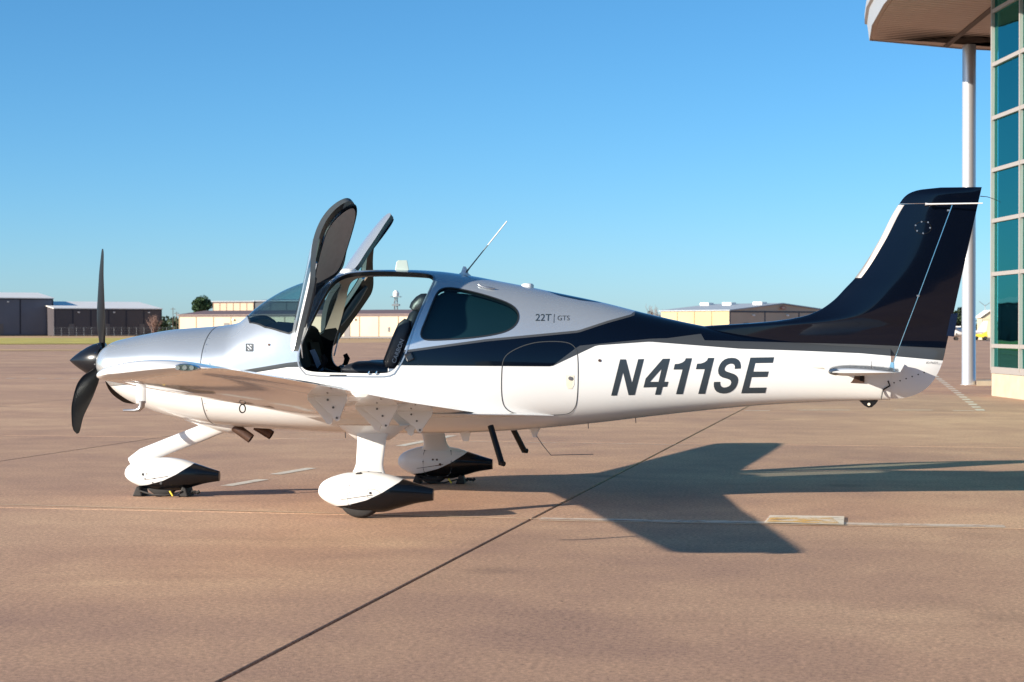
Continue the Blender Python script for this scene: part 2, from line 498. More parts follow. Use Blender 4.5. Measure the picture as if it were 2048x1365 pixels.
def tbox(mb, u0, u1, n0, n1, z0, z1):
    P = [T(u, n, z) for z in (z0, z1) for n in (n0, n1) for u in (u0, u1)]
    mb.add(P, [(0, 2, 3, 1), (4, 5, 7, 6), (0, 1, 5, 4), (2, 6, 7, 3), (0, 4, 6, 2), (1, 3, 7, 5)])
_n = (T(1, 0, 0) - T(0, 0, 0)).cross(Vector((0, 0, 1)))
PANE = (0, 1, 2, 3) if _n.dot(T(0, 1, 0) - T(0, 0, 0)) > 0 else (3, 2, 1, 0)
for bq in range(NB):
    for r in range(len(LEV) - 1):
        if bq > 3 and r % 1: continue
        mb = MB(); t1, t2 = random.uniform(-.003, .003), random.uniform(-.003, .003)
        u0, u1, z0, z1 = bq * BAY + .03, (bq + 1) * BAY - .03, LEV[r] + .03, LEV[r + 1] - .03
        mb.add([T(u0, -.018 - t1 - t2, z0), T(u1, -.018 + t1 - t2, z0), T(u1, -.018 + t1 + t2, z1), T(u0, -.018 - t1 + t2, z1)], [PANE])
        sub(mb.build('pane', M['curtain'], fix=False), term)
for bq in range(NB + 1):
    mb = MB(); tbox(mb, bq * BAY - .032, bq * BAY + .032, -.08, .055, LEV[0] - .002, LEV[-1])
    sub(mb.build('mullion', M['alu']), term)
for r, z in enumerate(LEV):
    h = .042 if r else .07
    mb = MB(); tbox(mb, -.02, NB * BAY, -.07, .042, z - h, z + h)
    sub(mb.build('transom', M['alu']), term)
mb = MB(); tbox(mb, .0, NB * BAY, -.6, .03, 0, LEV[0] - .078); sub(mb.build('plinth', M['plinth']), term)
mb = MB(); tbox(mb, .02, NB * BAY, -14, -4.5, 0, 9.2); sub(mb.build('rear_wall', M['interior']), term)
mb = MB(); tbox(mb, .02, .20, -4.45, -.10, 0, 9.2); sub(mb.build('end_wall', M['interior']), term)
for z in (.3, 3.8, 7.19):
    mb = MB(); tbox(mb, .22, NB * BAY, -4.4, -.35, z - .16, z + .16); sub(mb.build('floor_slab', M['fascia']), term)
for q in range(6):
    c_ = T(.9 + q * 4.06, -1.0, .47); mb = MB(); mb.tube([c_, c_ + Vector((0, 0, 3.1))], .16, 16); sub(mb.build('lobby_column', M['column']), term)
    c_ = T(.9 + q * 4.06, -1.0, 3.97); mb = MB(); mb.tube([c_, c_ + Vector((0, 0, 3.0))], .16, 16); sub(mb.build('lobby_column', M['column']), term)
# canopy roof
ZS = 8.80
edge = [(8.95, 18), (8.35, 28), (8.18, 34), (8.22, 39), (8.42, 43), (8.72, 46), (9.12, 48.45)]
ctl = resample(edge, 1.0, False)
farr = [(9.12, 48.45), (11.85, 49.95), (14.5, 50.7), (22, 52.0)]
outline = edge + farr[1:] + [(22, 18)]
mb = MB(); mb.prism([LD(a, d, ZS + .02) for a, d in outline], (0, 0, .25)); sub(mb.build('roof_slab', M['soffit']), term)
# soffit boards run from edge to wall, each its own strip with a shadow gap
fe = pchip([(d, a) for a, d in edge])
k = 0
for q in range(0, 84):
    d0 = 49.6 - q * .28
    sl = MB()
    pts = []
    for lat in (9.12 - .9, 22.0):
        pts.append(lat)
    dl = .18                                           # boards lie parallel to the far edge
    def Lf(d): return fe(min(max(d, 18.0), 48.45))
    a0 = Lf(d0 - 1.1); a1 = Lf(d0 + .25 - 1.1)
    P = [(a0 + .12, d0 - 1.1), (21.5, d0 + 5.0), (21.5, d0 + 5.25), (a1 + .12, d0 + .25 - 1.1)]
    if P[3][1] > 48.3 or P[2][1] > 51.8:
        lim = 48.3
        if P[0][1] > lim: continue
        P[2] = (21.5, min(P[2][1], 51.9)); P[3] = (a1 + .12, min(P[3][1], lim))
    sl.prism([LD(a, d, ZS) for a, d in P], (0, 0, .018))
    sub(sl.build('soffit_board', M['soffit']), term)
    if q > 55: break
bb = MB(); bb.prism([LD(10.45, 34, ZS - .03), LD(10.6, 34, ZS - .03), LD(11.35, 49.6, ZS - .03), LD(11.2, 49.4, ZS - .03)], (0, 0, .028))
sub(bb.build('soffit_joint', M['seam_dark']), term)
fas = MB()
fl = resample(edge + farr[1:], .6, False)
secs = []
for i, (a, d) in enumerate(fl):
    p, n_ = fl[max(i - 1, 0)], fl[min(i + 1, len(fl) - 1)]
    t = Vector((n_[0] - p[0], n_[1] - p[1])).normalized(); nn = Vector((-t.y, t.x))
    def Q(off, z): return LD(a + nn.x * off, d + nn.y * off, z)
    secs.append([Q(0, ZS - .01), Q(.02, ZS - .01), Q(.05, ZS + .22), Q(.08, ZS + .40), Q(.15, ZS + .43), Q(.15, ZS + .58), Q(0, ZS + .58)])
fas.loft(secs)
sub(fas.build('fascia', M['fascia'], smooth=30), term)
cb = gnd(1937.5, 770)
mb = MB()
mb.tube([cb + Vector((0, 0, z)) for z in (0, .02, 3, 6, ZS)], [.185, .176, .175, .175, .175], 40)
sub(mb.build('column', M['column'], smooth=40), term)
mb = MB(); mb.tube([cb, cb + Vector((0, 0, .015))], .21, 32); sub(mb.build('column_base', M['fascia'], smooth=40), term)
mb = MB(); mb.prism([gnd(1953, 772), gnd(1983, 772), gnd(1983, 768), gnd(1953, 769)], (0, 0, .12)); sub(mb.build('step', M['plinth']), term)

mb = MB(); mb.box((27.5, -56, 3.6), (32, 12, 7.2)); sub(mb.build('fin_reflection_block', M['interior']), term)  # plain unseen building added behind the camera, to be mirrored dark in the fin

# ------------------------------------------------------------------ hangars and far things
def metal_wall(name, color, pitch=.3):
    m, N, L, b = mat(name)
    setb(b, color, .55, .0)
    tc = N.new('ShaderNodeTexCoord')
    n = N.new('ShaderNodeTexNoise'); n.inputs['Scale'].default_value = .25; n.inputs['Detail'].default_value = 5
    L.new(tc.outputs['Object'], n.inputs['Vector'])
    r = N.new('ShaderNodeMapRange'); r.inputs[1].default_value = .3; r.inputs[2].default_value = .7; r.inputs[3].default_value = .9; r.inputs[4].default_value = 1.08
    L.new(n.outputs['Fac'], r.inputs[0])
    v = N.new('ShaderNodeVectorMath'); v.operation = 'SCALE'; v.inputs[0].default_value = color
    L.new(r.outputs[0], v.inputs['Scale']); L.new(v.outputs[0], b.inputs['Base Color'])
    return m
M['dark_wall'] = metal_wall('charcoal_metal_wall', (.105, .115, .150))
M['dark_wall2'] = metal_wall('brown_black_metal_wall', (.068, .060, .068))
M['dark_post'] = plain('dark_post', (.018, .020, .035), .6)
M['roof_white'] = plain('white_metal_roof', (.80, .78, .74), .4, 0, 0, .04, .2)
M['beige'] = metal_wall('beige_metal_wall', (.50, .38, .27))
M['beige_dark'] = plain('taupe_eave', (.16, .105, .10), .6)
M['tan'] = metal_wall('tan_metal_wall', (.50, .38, .20))
M['cream_wall'] = metal_wall('cream_metal_wall', (.58, .51, .36))
M['seam_tan'] = plain('tan_seam', (.20, .14, .09), .7)
M['slate'] = plain('slate_panel', (.05, .06, .075), .5)
M['roof_grey'] = plain('grey_metal_roof', (.34, .38, .42), .5)
M['galv_dark'] = plain('dull_flashing', (.13, .12, .12), .6, .2)
def AB(p, q, r, t): return p + (q - p) * r + Vector((0, 0, t))
def shed(name, label, cat, c, along, back, length, width, eave, ridge, wall, roof, nseam, seam, ridge_along=True, end_wall=None, post=.18, eave_m=None, group=None):
    """c = ground corner; along / back = unit vectors of its front and depth"""
    e = tag(empty(name, c), label, cat, group)
    A_, B_ = along * length, back * width
    z = Vector((0, 0, 1))
    def w(name_, pts, m, th):
        mb = MB(); mb.prism(pts, th); return sub(mb.build(name_, m), e)
    # walls
    w('wall', [c, c + A_, c + A_ + z * eave, c + z * eave], wall, back * .15)
    w('wall', [c + B_, c + B_ + A_, c + B_ + A_ + z * eave, c + B_ + z * eave], wall, -back * .15)
    for s_, d_ in ((c, along), (c + A_, -along)):
        i = back * .16
        pts = [s_ + i, s_ + B_ - i, s_ + B_ - i + z * eave]
        if ridge_along: pts.append(s_ + B_ / 2 + z * (ridge - .05))
        pts.append(s_ + i + z * eave)
        w('end_wall', pts, end_wall or wall, d_ * .15)
    if not ridge_along:
        for s_, d_ in ((c, back), (c + B_, -back)):
            w('gable', [s_ + z * (eave + .01), s_ + A_ + z * (eave + .01), s_ + A_ / 2 + z * (ridge - .04)], wall, d_ * .14)
    ov = .25
    if ridge_along:
        for s_, b_ in ((c, back), (c + B_, -back)):
            p = [s_ - along * ov - b_ * ov + z * eave, s_ + A_ + along * ov - b_ * ov + z * eave, s_ + A_ + along * ov + b_ * (width / 2) + z * ridge, s_ - along * ov + b_ * (width / 2) + z * ridge]
            w('roof', p, roof, z * .14)
    else:
        for s_, a_ in ((c, along), (c + A_, -along)):
            p = [s_ - a_ * ov - back * ov + z * eave, s_ - a_ * ov + B_ + back * ov + z * eave, s_ + a_ * (length / 2) + B_ + back * ov + z * ridge, s_ + a_ * (length / 2) - back * ov + z * ridge]
            w('roof', p, roof, z * .14)
    for k in range(nseam + 1):
        p = c + A_ * (k / nseam)
        w('seam_post', [p - along * post / 2 - back * .04, p + along * post / 2 - back * .04, p + along * post / 2 - back * .04 + z * eave, p - along * post / 2 - back * .04 + z * eave], seam, back * .05)
    w('base_flashing', [c - back * .05, c + A_ - back * .05, c + A_ - back * .05 + z * .28, c - back * .05 + z * .28], M['galv_dark'], back * .04)
    if length > 15:
        for f_ in (.13, .46, .79):
            p = c + A_ * f_; o_ = back * .055
            w('service_door', [p - o_ + z * .02, p + along * .95 - o_ + z * .02, p + along * .95 - o_ + z * 2.1, p - o_ + z * 2.1], M['galv_dark'], back * .03)
            w('wall_lamp', [p + along * 1.6 - back * .3 + z * (eave - .7), p + along * 1.9 - back * .3 + z * (eave - .7), p + along * 1.9 - back * .3 + z * (eave - .5), p + along * 1.6 - back * .3 + z * (eave - .5)], M['roof_white'], back * .28)
    w('eave_trim', [c - back * .06 + z * (eave - .22), c + A_ - back * .06 + z * (eave - .22), c + A_ - back * .06 + z * (eave - .02), c - back * .06 + z * (eave - .02)], eave_m or seam, back * .07)
    return e
def dirv(l, d):
    v = LD(l, d) - LD(0, 0); v.z = 0; return v.normalized()
al, bk = dirv(.87, .5), dirv(-.5, .87)
shed('hangar', 'tall charcoal metal hangar with white roof at the left edge', 'hangar', LD(-82.2, 340) - al * 46.5, al, bk, 46.5, 20, 6.6, 7.7, M['dark_wall'], M['roof_white'], 8, M['dark_post'], post=.25)
shed('hangar', 'low dark brown metal hangar with white roof behind the propeller', 'hangar', LD(-63.7, 345) - al * 19.6, al, bk, 19.6, 26, 4.75, 6.1, M['dark_wall2'], M['roof_white'], 6, M['dark_post'], post=.25)
al2, bk2 = dirv(.87, -.5), dirv(.5, .87)
low = shed('hangar_row', 'long low beige hangar row seen through the open cabin', 'hangar', LD(-47.3, 270), al2, bk2, 62, 12, 3.15, 3.75, M['beige'], M['beige_dark'], 20, M['seam_tan'], post=.12, eave_m=M['beige_dark'])
mb = MB(); p = LD(-47.3, 270) + al2 * 35.6 - bk2 * .08; mb.prism([p + Vector((0, 0, .9)), p + al2 * .25 + Vector((0, 0, .9)), p + al2 * .25 + Vector((0, 0, 1.5)), p + Vector((0, 0, 1.5))], bk2 * .06)
sub(mb.build('meter_box', M['slate']), low)
shed('hangar', 'taller beige panelled hangar behind the low row by the windshield', 'hangar', LD(-51.9, 330), dirv(.96, -.28), dirv(.28, .96), 7.6, 16, 5.9, 6.05, M['beige'], M['roof_grey'], 6, M['seam_tan'], post=.10, eave_m=M['beige_dark'])
shed('hangar', 'dark slate hangar front standing right of the beige panels by the windshield', 'hangar', LD(-44.5, 328), dirv(.96, -.28), dirv(.28, .96), 9.0, 16, 5.95, 6.3, M['slate'], M['roof_grey'], 3, M['dark_post'], post=.10)
ga, gb = dirv(.8, .6), dirv(-.6, .8)
gc = LD(29.8, 260)
gh = shed('hangar', 'tan gabled hangar seen over the tail boom with a red oval on its gable', 'hangar', gc, ga, gb, 20, 14.2, 3.75, 4.75, M['beige'], M['roof_grey'], 3, M['slate'], ridge_along=False, end_wall=M['tan'], post=.2)
for k in range(1, 4):
    p = gc + gb * (14.2 * k / 4)
    mb = MB(); mb.prism([p - ga * .04, p + gb * .12 - ga * .04, p + gb * .12 - ga * .04 + Vector((0, 0, 3.7)), p - ga * .04 + Vector((0, 0, 3.7))], ga * .04); sub(mb.build('wall_seam', M['seam_tan']), gh)
mb = MB(); oc = gc + ga * 10 - gb * .30 + Vector((0, 0, 4.22))
mb.prism([oc + ga * (.52 * math.cos(q * PI / 12)) + Vector((0, 0, .27 * math.sin(q * PI / 12))) for q in range(24)], gb * .08)
sub(mb.build('oval_sign', plain('faded_red_sign', (.36, .10, .09), .5)), gh)
mb = MB(); mb.prism([oc - gb * .02 + ga * (.40 * math.cos(q * PI / 12)) + Vector((0, 0, .16 * math.sin(q * PI / 12))) for q in range(24)], -gb * .02)
sub(mb.build('oval_panel', M['beige']), gh)
for k, (f_, h_) in enumerate(((.95, .5), (.62, .5), (.18, .5))):
    p = gc + ga * 8.2 + gb * (14.2 * f_) + Vector((0, 0, 4.62))
    mb = MB(); mb.prism([p - ga * .5 - gb * .9, p + ga * .5 - gb * .9, p + ga * .5 + gb * .9, p - ga * .5 + gb * .9], (0, 0, .42)); sub(mb.build('roof_vent', M['roof_white']), gh)
sc_ = far(1964, 672, 225); sc_.z = 0
shed('shed', 'small cream gabled shed between the column and the glass wall', 'shed', sc_, dirv(1, -.1), dirv(.1, 1), 1.7, 4, 2.6, 3.4, M['cream_wall'], M['roof_white'], 1, M['cream_wall'], ridge_along=False, post=.05)

# trees and shrubs
M['bark'] = plain('bark', (.10, .07, .05), .9)
M['leaf'] = plain('leaf_green', (.035, .075, .025), .8, 0, 0, .4, .8)
M['leaf2'] = plain('leaf_dark', (.03, .05, .02), .8, 0, 0, .4, .5)
M['twig'] = plain('dry_twigs', (.22, .135, .11), .9)
def leaves(mb, clumps, n, s):
    rnd = random
    for i in range(n):
        c, r = rnd.choice(clumps)
        while True:
            d = Vector((rnd.uniform(-1, 1), rnd.uniform(-1, 1), rnd.uniform(-1, 1)))
            if d.length < 1: break
        d = d.normalized() * (d.length ** .5)
        p = c + Vector((d.x * r.x, d.y * r.y, d.z * r.z))
        u = Vector((rnd.gauss(0, 1), rnd.gauss(0, 1), rnd.gauss(0, 1))).normalized()
        v = u.orthogonal().normalized()
        k = s * rnd.uniform(.6, 1.3)
        mb.add([p - u * k, p + v * k * .5, p + u * k, p - v * k * .5], [(0, 1, 2, 3)])
def tree(name, label, base, h, rad, n, leaf, cat='tree', trunk_h=.3, clumps=14, s=.22, group=None):
    e = tag(empty(name, base), label, cat, group)
    tb = MB(); z = Vector((0, 0, 1))
    tb.tube([base, base + z * h * trunk_h, base + z * h * .7], [h * .03, h * .022, h * .008], 7)
    cl = []
    for k in range(clumps):
        q = random.uniform(0, 2 * PI); t = random.random()
        zz = h * (trunk_h + (1 - trunk_h) * (.12 + .78 * t))
        prof = math.sin(PI * min(1, .18 + .75 * t)) ** .7
        rr = rad * prof * random.uniform(.3, .8)
        c = base + Vector((math.cos(q) * rr, math.sin(q) * rr, zz))
        cl.append((c, Vector((rad * .42, rad * .42, rad * .32)) * random.uniform(.7, 1.2)))
        tb.tube([base + z * (zz * .6), c], [h * .010, h * .003], 5)
    sub(tb.build('trunk', M['bark']), e)
    lb = MB(); leaves(lb, cl, n, s)
    sub(lb.build('crown', leaf, fix=False), e)
    return e
def gp(px, dep): return LD((px - 1024) / F * dep, dep, 0)
tree('pine_tree', 'dark green rounded tree behind the beige hangar row', gp(404, 420), 8.3, 2.35, 3800, M['leaf'], trunk_h=.35, clumps=26, s=.26)
tree('bush', 'green bush at the right end of the low dark hangar', gp(322, 322), 2.4, 1.1, 900, M['leaf2'], 'bush', .1, 10, .16)
def bare(name, label, base, h, w, n):
    e = tag(empty(name, base), label, 'shrub')
    mb = MB()
    for k in range(n):
        q = random.uniform(0, 2 * PI); r = w * random.uniform(.1, 1)
        tip = base + Vector((math.cos(q) * r, math.sin(q) * r, h * random.uniform(.5, 1)))
        mid = base.lerp(tip, .5) + Vector((random.uniform(-.15, .15), random.uniform(-.15, .15), h * .1))
        mb.tube([base, mid, tip], [.05, .03, .015], 4, False)
        for j in range(5):
            s_ = mid.lerp(tip, random.random())
            mb.tube([s_, s_ + Vector((random.uniform(-.4, .4), random.uniform(-.4, .4), random.uniform(.1, .6)))], [.025, .012], 3, False)
    sub(mb.build('branches', M['twig'], fix=False), e)
bare('bare_shrub', 'leafless reddish shrub before the low dark hangar', gp(309, 318), 3.6, 1.5, 46)
bare('bare_shrub', 'leafless tree top left of the tan gabled hangar', gp(1310, 330), 5.2, 1.8, 46)
tree('bush', 'scrubby dark bush left of the tan gabled hangar', gp(1302, 345), 4.4, 1.6, 700, M['leaf2'], 'bush', .1, 9, .2)
tree('bush', 'olive tree behind the tail beside the white column', gp(1916, 300), 4.6, 2.0, 1300, M['leaf2'], 'tree', .15, 12, .25)
# distant wood along the horizon
wb = MB(); cl = []
for k in range(150):
    px = random.uniform(-60, 2100); dep = random.uniform(620, 800)
    hh = random.uniform(2.5, 5.5)
    cl.append((gp(px, dep) + Vector((0, 0, hh * .5)), Vector((random.uniform(4, 9), 3, hh * .6))))
leaves(wb, cl, 14000, .8)
tag(wb.build('distant_wood', M['leaf2'], fix=False), 'low dark line of trees along the far horizon', 'wood', kind='stuff')
# fence before the low dark hangar
fe_ = tag(empty('wire_fence', gp(108, 316)), 'wire fence with thin posts before the low dark hangar', 'fence')
M['galv'] = plain('galvanised_post', (.22, .24, .26), .5, .5)
for k in range(17):
    px = 108 + k * 15
    b_ = gp(px, 316); mb = MB(); mb.tube([b_, b_ + Vector((0, 0, 1.5))], .022, 6); sub(mb.build('post', M['galv']), fe_)
for zz in (.25, .6, .95, 1.3, 1.46):
    mb = MB(); mb.tube([gp(108, 316) + Vector((0, 0, zz)), gp(348, 316) + Vector((0, 0, zz))], .007, 4); sub(mb.build('wire', M['galv']), fe_)
# lattice beacon mast behind the low row, street poles
bm_ = tag(empty('beacon_mast', gp(792, 300)), 'lattice airport beacon mast seen through the open cabin', 'mast')
b_ = gp(792, 300); mb = MB()
for dx, dy in ((-.3, -.3), (.3, -.3), (.3, .3), (-.3, .3)): mb.tube([b_ + Vector((dx, dy, 0)), b_ + Vector((dx * .6, dy * .6, 6.2))], .06, 5)
for k in range(7):
    z0 = k * .9
    mb.tube([b_ + Vector((-.3, -.3, z0)), b_ + Vector((.25, -.25, z0 + .9))], .035, 4); mb.tube([b_ + Vector((.3, -.3, z0)), b_ + Vector((-.25, -.25, z0 + .9))], .035, 4)
sub(mb.build('lattice', M['galv']), bm_)
mb = MB(); mb.box(b_ + Vector((0, 0, 6.3)), (1.5, 1.5, .12)); sub(mb.build('platform', M['galv']), bm_)
mb = MB(); mb.box(b_ + Vector((0, 0, 5.0)), (1.1, 1.1, .3)); sub(mb.build('equipment_box', M['galv']), bm_)
mb = MB(); mb.tube([b_ + Vector((0, 0, 6.36)), b_ + Vector((0, 0, 6.9)), b_ + Vector((0, 0, 7.3))], [.45, .5, .2], 12); sub(mb.build('beacon_lamp', M['roof_white'], smooth=40), bm_)
for px, hh, t in ((346, 4.6, 'taller'), (378, 3.4, 'shorter'), (353, 3.6, 'middle')):
    b_ = gp(px, 380 + px * .2); mb = MB(); mb.tube([b_, b_ + Vector((0, 0, hh + 1.6))], [.09, .06], 6); mb.box(b_ + Vector((0, 0, hh + 1.2)), (1.2, .1, .1))
    tag(mb.build('utility_pole', M['bark']), t + ' thin utility pole in the gap left of the beige row', 'pole', 'utility poles in the gap')
b_ = gp(1970, 330); mb = MB(); mb.tube([b_, b_ + Vector((0, 0, 5.4))], [.08, .05], 6); mb.tube([b_ + Vector((0, 0, 5.2)), b_ + Vector((1.0, 0, 5.9))], .05, 5); mb.tube([b_ + Vector((0, 0, 5.2)), b_ + Vector((-1.0, 0, 6.0))], .05, 5)
tag(mb.build('lamp_pole', M['galv']), 'thin double-armed lamp pole above the small cream shed', 'pole')
# small parked aeroplane and yellow cart far right
pw = tag(empty('parked_aircraft', gp(1912, 215)), 'tiny white aircraft parked far behind the tail', 'aircraft')
b_ = gp(1912, 215)
mb = MB(); secs = []
for t, r in ((-2.6, .1), (-2.2, .32), (-1, .52), (.3, .5), (2, .22), (3.2, .08)):
    secs.append([b_ + Vector((t, math.cos(q * PI / 6) * r, .95 + math.sin(q * PI / 6) * r)) for q in range(12)])
mb.loft(secs); sub(mb.build('fuselage', M['white'], smooth=50), pw)
mb = MB(); mb.prism([b_ + Vector((-1, -4.5, 1.5)), b_ + Vector((.1, -4.5, 1.5)), b_ + Vector((.1, 4.5, 1.5)), b_ + Vector((-1, 4.5, 1.5))], (0, 0, .12)); sub(mb.build('wing', M['white']), pw)
mb = MB(); mb.prism([b_ + Vector((2.3, -.04, 1.0)), b_ + Vector((3.3, -.04, 1.0)), b_ + Vector((3.5, -.04, 2.2)), b_ + Vector((3.0, -.04, 2.2))], (0, .08, 0)); sub(mb.build('fin', M['white']), pw)
for x_, y_ in ((-1.8, 0), (0, -.9), (0, .9)):
    mb = MB(); mb.tube([b_ + Vector((x_, y_ - .07, .2)), b_ + Vector((x_, y_ + .07, .2))], .2, 12); mb.tube([b_ + Vector((x_, y_, .2)), b_ + Vector((x_, y_ * .5, .8))], .05, 5); sub(mb.build('wheel', M['rubber']), pw)
ct = tag(empty('tow_cart', gp(1961, 222)), 'little yellow tow cart beside the cream shed', 'cart')
b_ = gp(1961, 222)
mb = MB(); mb.box(b_ + Vector((0, 0, .5)), (1.5, .9, .4)); mb.box(b_ + Vector((.5, 0, .8)), (.4, .8, .4)); sub(mb.build('body', M['yellow'], bevel=.05), ct)
for x_ in (-.5, .5):
    mb = MB(); mb.tube([b_ + Vector((x_, -.5, .22)), b_ + Vector((x_, .5, .22))], .22, 12); sub(mb.build('wheel', M['rubber']), ct)

# ================================================================== THE AEROPLANE
plane = tag(empty('light_aircraft', (0, 0, 0)), 'white, silver and navy propeller aircraft parked with both cabin doors open', 'aircraft')
def tabpx(pts, Y=0.0):
    return [(p.x, p.z) for p in (at(a, b, Y) for a, b in pts)]
X0, X1 = .315, 7.17
ZT = pchip(tabpx([(196, 690), (222, 686), (240, 681), (300, 668), (355, 659), (400, 655.5), (440, 652.5), (484, 645), (496, 637), (520, 614), (550, 592), (582, 575), (620, 561), (660, 550), (700, 543.5), (760, 540), (830, 540.5), (880, 543.5), (930, 550), (1000, 563), (1060, 574.5), (1100, 583), (1200, 604), (1300, 629), (1400, 651), (1500, 668), (1600, 680), (1700, 688), (1800, 695)]))
ZB = pchip(tabpx([(190, 752), (215, 762), (232, 771), (250, 789), (271, 803), (300, 815), (330, 826), (358, 834), (400, 842), (430, 847), (480, 852), (564, 858), (700, 864), (800, 866), (900, 865.5), (1000, 862), (1100, 855), (1200, 845), (1300, 833), (1400, 822), (1500, 812.5), (1600, 806), (1700, 802), (1790, 800)]))
WW = pchip([(.30, .33), (.42, .40), (.6, .455), (.9, .51), (1.3, .56), (1.8, .605), (2.4, .635), (3.0, .64), (3.5, .61), (4.0, .545), (4.5, .465), (5.2, .355), (5.9, .255), (6.5, .175), (7.2, .085)])
ZM = pchip([(.3, 1.17), (.8, 1.13), (1.6, 1.12), (2.6, 1.13), (4.0, 1.10), (5.5, 1.12), (7.2, 1.10)])
NU = pchip([(.3, 2.0), (1.0, 2.25), (1.8, 2.15), (2.4, 2.15), (3.4, 2.2), (4.4, 2.15), (7.2, 2.1)])
NL = pchip([(.3, 2.1), (.8, 2.6), (1.4, 3.0), (2.4, 3.1), (3.8, 2.9), (5.0, 2.6), (7.2, 2.3)])
_sc = {}
def section(x):
    k = round(x, 5)
    if k not in _sc:
        d = (x - X0) / .16
        e = 1.0 if d >= 1 else (.50 + .50 * math.sqrt(max(0, 1 - (1 - max(d, 0)) ** 2)))
        zm = ZM(x)
        _sc[k] = (zm + (ZT(x) - zm) * e, zm - (zm - ZB(x)) * e, zm, WW(x) * e, NU(x), NL(x))
    return _sc[k]
def P0(x, s):
    zt, zb, zm, w, nu, nl = section(x)
    th = (-.5 + s) * PI
    c, sn = max(0.0, math.cos(th)), math.sin(th)
    n = nu if sn >= 0 else nl
    h = (zt - zm) if sn >= 0 else (zm - zb)
    y = w * (c ** (2 / n)) if c > 1e-9 else 0.0
    return Vector((x, -y, zm + math.copysign(h * abs(sn) ** (2 / n), sn)))
def N0(x, s):
    s_ = min(max(s, .004), .996); dx = .012
    a = P0(min(x + dx, X1), s_) - P0(max(x - dx, X0), s_)
    b = P0(x, min(s_ + .004, .999)) - P0(x, max(s_ - .004, .001))
    n = b.cross(a)
    if s <= .0001 or s >= .9999: n.y = 0
    n.normalize()
    if n.y > 0.05 or (abs(n.y) < .05 and n.z * (s - .5) < 0): n = -n
    return n
def s_of(x, z):
    zt, zb, zm, w, nu, nl = section(x)
    if z >= zm: q = min(1.0, (z - zm) / (zt - zm)) ** (nu / 2)
    else: q = -min(1.0, (zm - z) / (zm - zb)) ** (nl / 2)
    return math.asin(max(-1, min(1, q))) / PI + .5
def half_y(x, z):
    zt, zb, zm, w, nu, nl = section(x)
    h, n = ((zt - zm), nu) if z >= zm else ((zm - zb), nl)
    q = abs(z - zm) / h
    return w * max(0.0, 1 - q ** n) ** (1 / n) if q < 1 else 0.0
def surf(px, py):
    y = -.5
    for _ in range(12):
        p = at(px, py, y)
        xx = min(max(p.x, X0), X1)
        y = .5 * y - .5 * half_y(xx, p.z)
    return at(px, py, y)
def xz(pts): return [(p.x, p.z) for p in (surf(a, b) for a, b in pts)]
def to_xs(loop): return [(x, s_of(x, z)) for x, z in loop]
SK = 2.3                                            # half girth, metres per unit of s

DOOR = xz([(602, 690), (597, 718), (603, 736), (618, 744), (660, 746), (765, 748), (784, 744), (798, 728), (812, 693), (866, 566), (868, 553), (852, 547), (780, 543.5), (712, 544.5), (684, 551), (664, 566), (644, 600), (620, 650)])
DOOR = smooth_loop(DOOR, 2)
DWIN = xz([(640, 676), (646, 690), (664, 695), (760, 694), (784, 684), (798, 655), (810, 628), (798, 613), (730, 611), (702, 613), (682, 625), (660, 650)])
DWIN = smooth_loop(DWIN, 2)
RWIN = smooth_loop(xz([(840, 668), (847, 680), (870, 681), (941, 677), (1000, 668), (1026, 657), (1038, 640), (1036, 622), (1019, 607), (973, 591), (920, 578), (892, 575), (876, 582), (866, 604), (852, 640)]), 2)
BDOOR = smooth_loop(xz([(1003, 740), (1007, 716), (1022, 703), (1048, 691), (1080, 683.5), (1130, 683.5), (1149, 692), (1157, 712), (1156, 802), (1146, 824), (1126, 831), (1036, 830), (1012, 820), (1003, 800)]), 2)
wb_ = xz([(500, 646), (530, 655), (560, 663), (578, 668), (585, 664), (594, 650), (622, 603), (640, 578), (655, 563)])
WSH = [(1.615, None)] + wb_ + [(2.36, None)]
def xs_path(path): return [(x, 1.0 if z is None else s_of(x, z)) for x, z in path]
LOOPS = {
    'door': resample([(x, s * SK) for x, s in to_xs(DOOR)], .03),
    'dwin': resample([(x, s * SK) for x, s in to_xs(DWIN)], .03),
    'rwin': resample([(x, s * SK) for x, s in to_xs(RWIN)], .03),
    'wind': resample([(x, s * SK) for x, s in xs_path(WSH)], .03),
    'bag': resample([(x, s * SK) for x, s in to_xs(BDOOR)], .03),
}
pts, edges = [], []
for nm, lp in LOOPS.items():
    b0 = len(pts); pts += lp
    n = len(lp)
    edges += [(b0 + i, b0 + (i + 1) % n) for i in range(n)]
grid_key = {}
cells = {}
for p in pts: cells.setdefault((int(p[0] / .05), int(p[1] / .05)), []).append(p)
def near(p, r):
    a, b = int(p[0] / .05), int(p[1] / .05)
    for i in (a - 1, a, a + 1):
        for j in (b - 1, b, b + 1):
            for q in cells.get((i, j), ()):
                if (q[0] - p[0]) ** 2 + (q[1] - p[1]) ** 2 < r * r: return True
    return False
xsg, x = [], X0
while x < X1 - 1e-6:
    xsg.append(x); x += .012 if x < .5 else .035 if x < 4.4 else .05
xsg.append(X1)
NS = 56
for i, x in enumerate(xsg):
    for j in range(NS + 1):
        p = (x, j / NS * SK)
        border = i in (0, len(xsg) - 1) or j in (0, NS)
        if near(p, .008 if border else .017): 
            if not border or near(p, .0005): continue
        pts.append(p)
ov, oe, of, _, _, _ = delaunay_2d_cdt([Vector(p) for p in pts], edges, [], 0, 1e-6)
ov = [(v[0], v[1] / SK) for v in ov]
patch = {k: [] for k in ('skin', 'door', 'dwin', 'rwin', 'wind', 'bag')}
LB = {k: (min(p[0] for p in l), max(p[0] for p in l)) for k, l in LOOPS.items()}
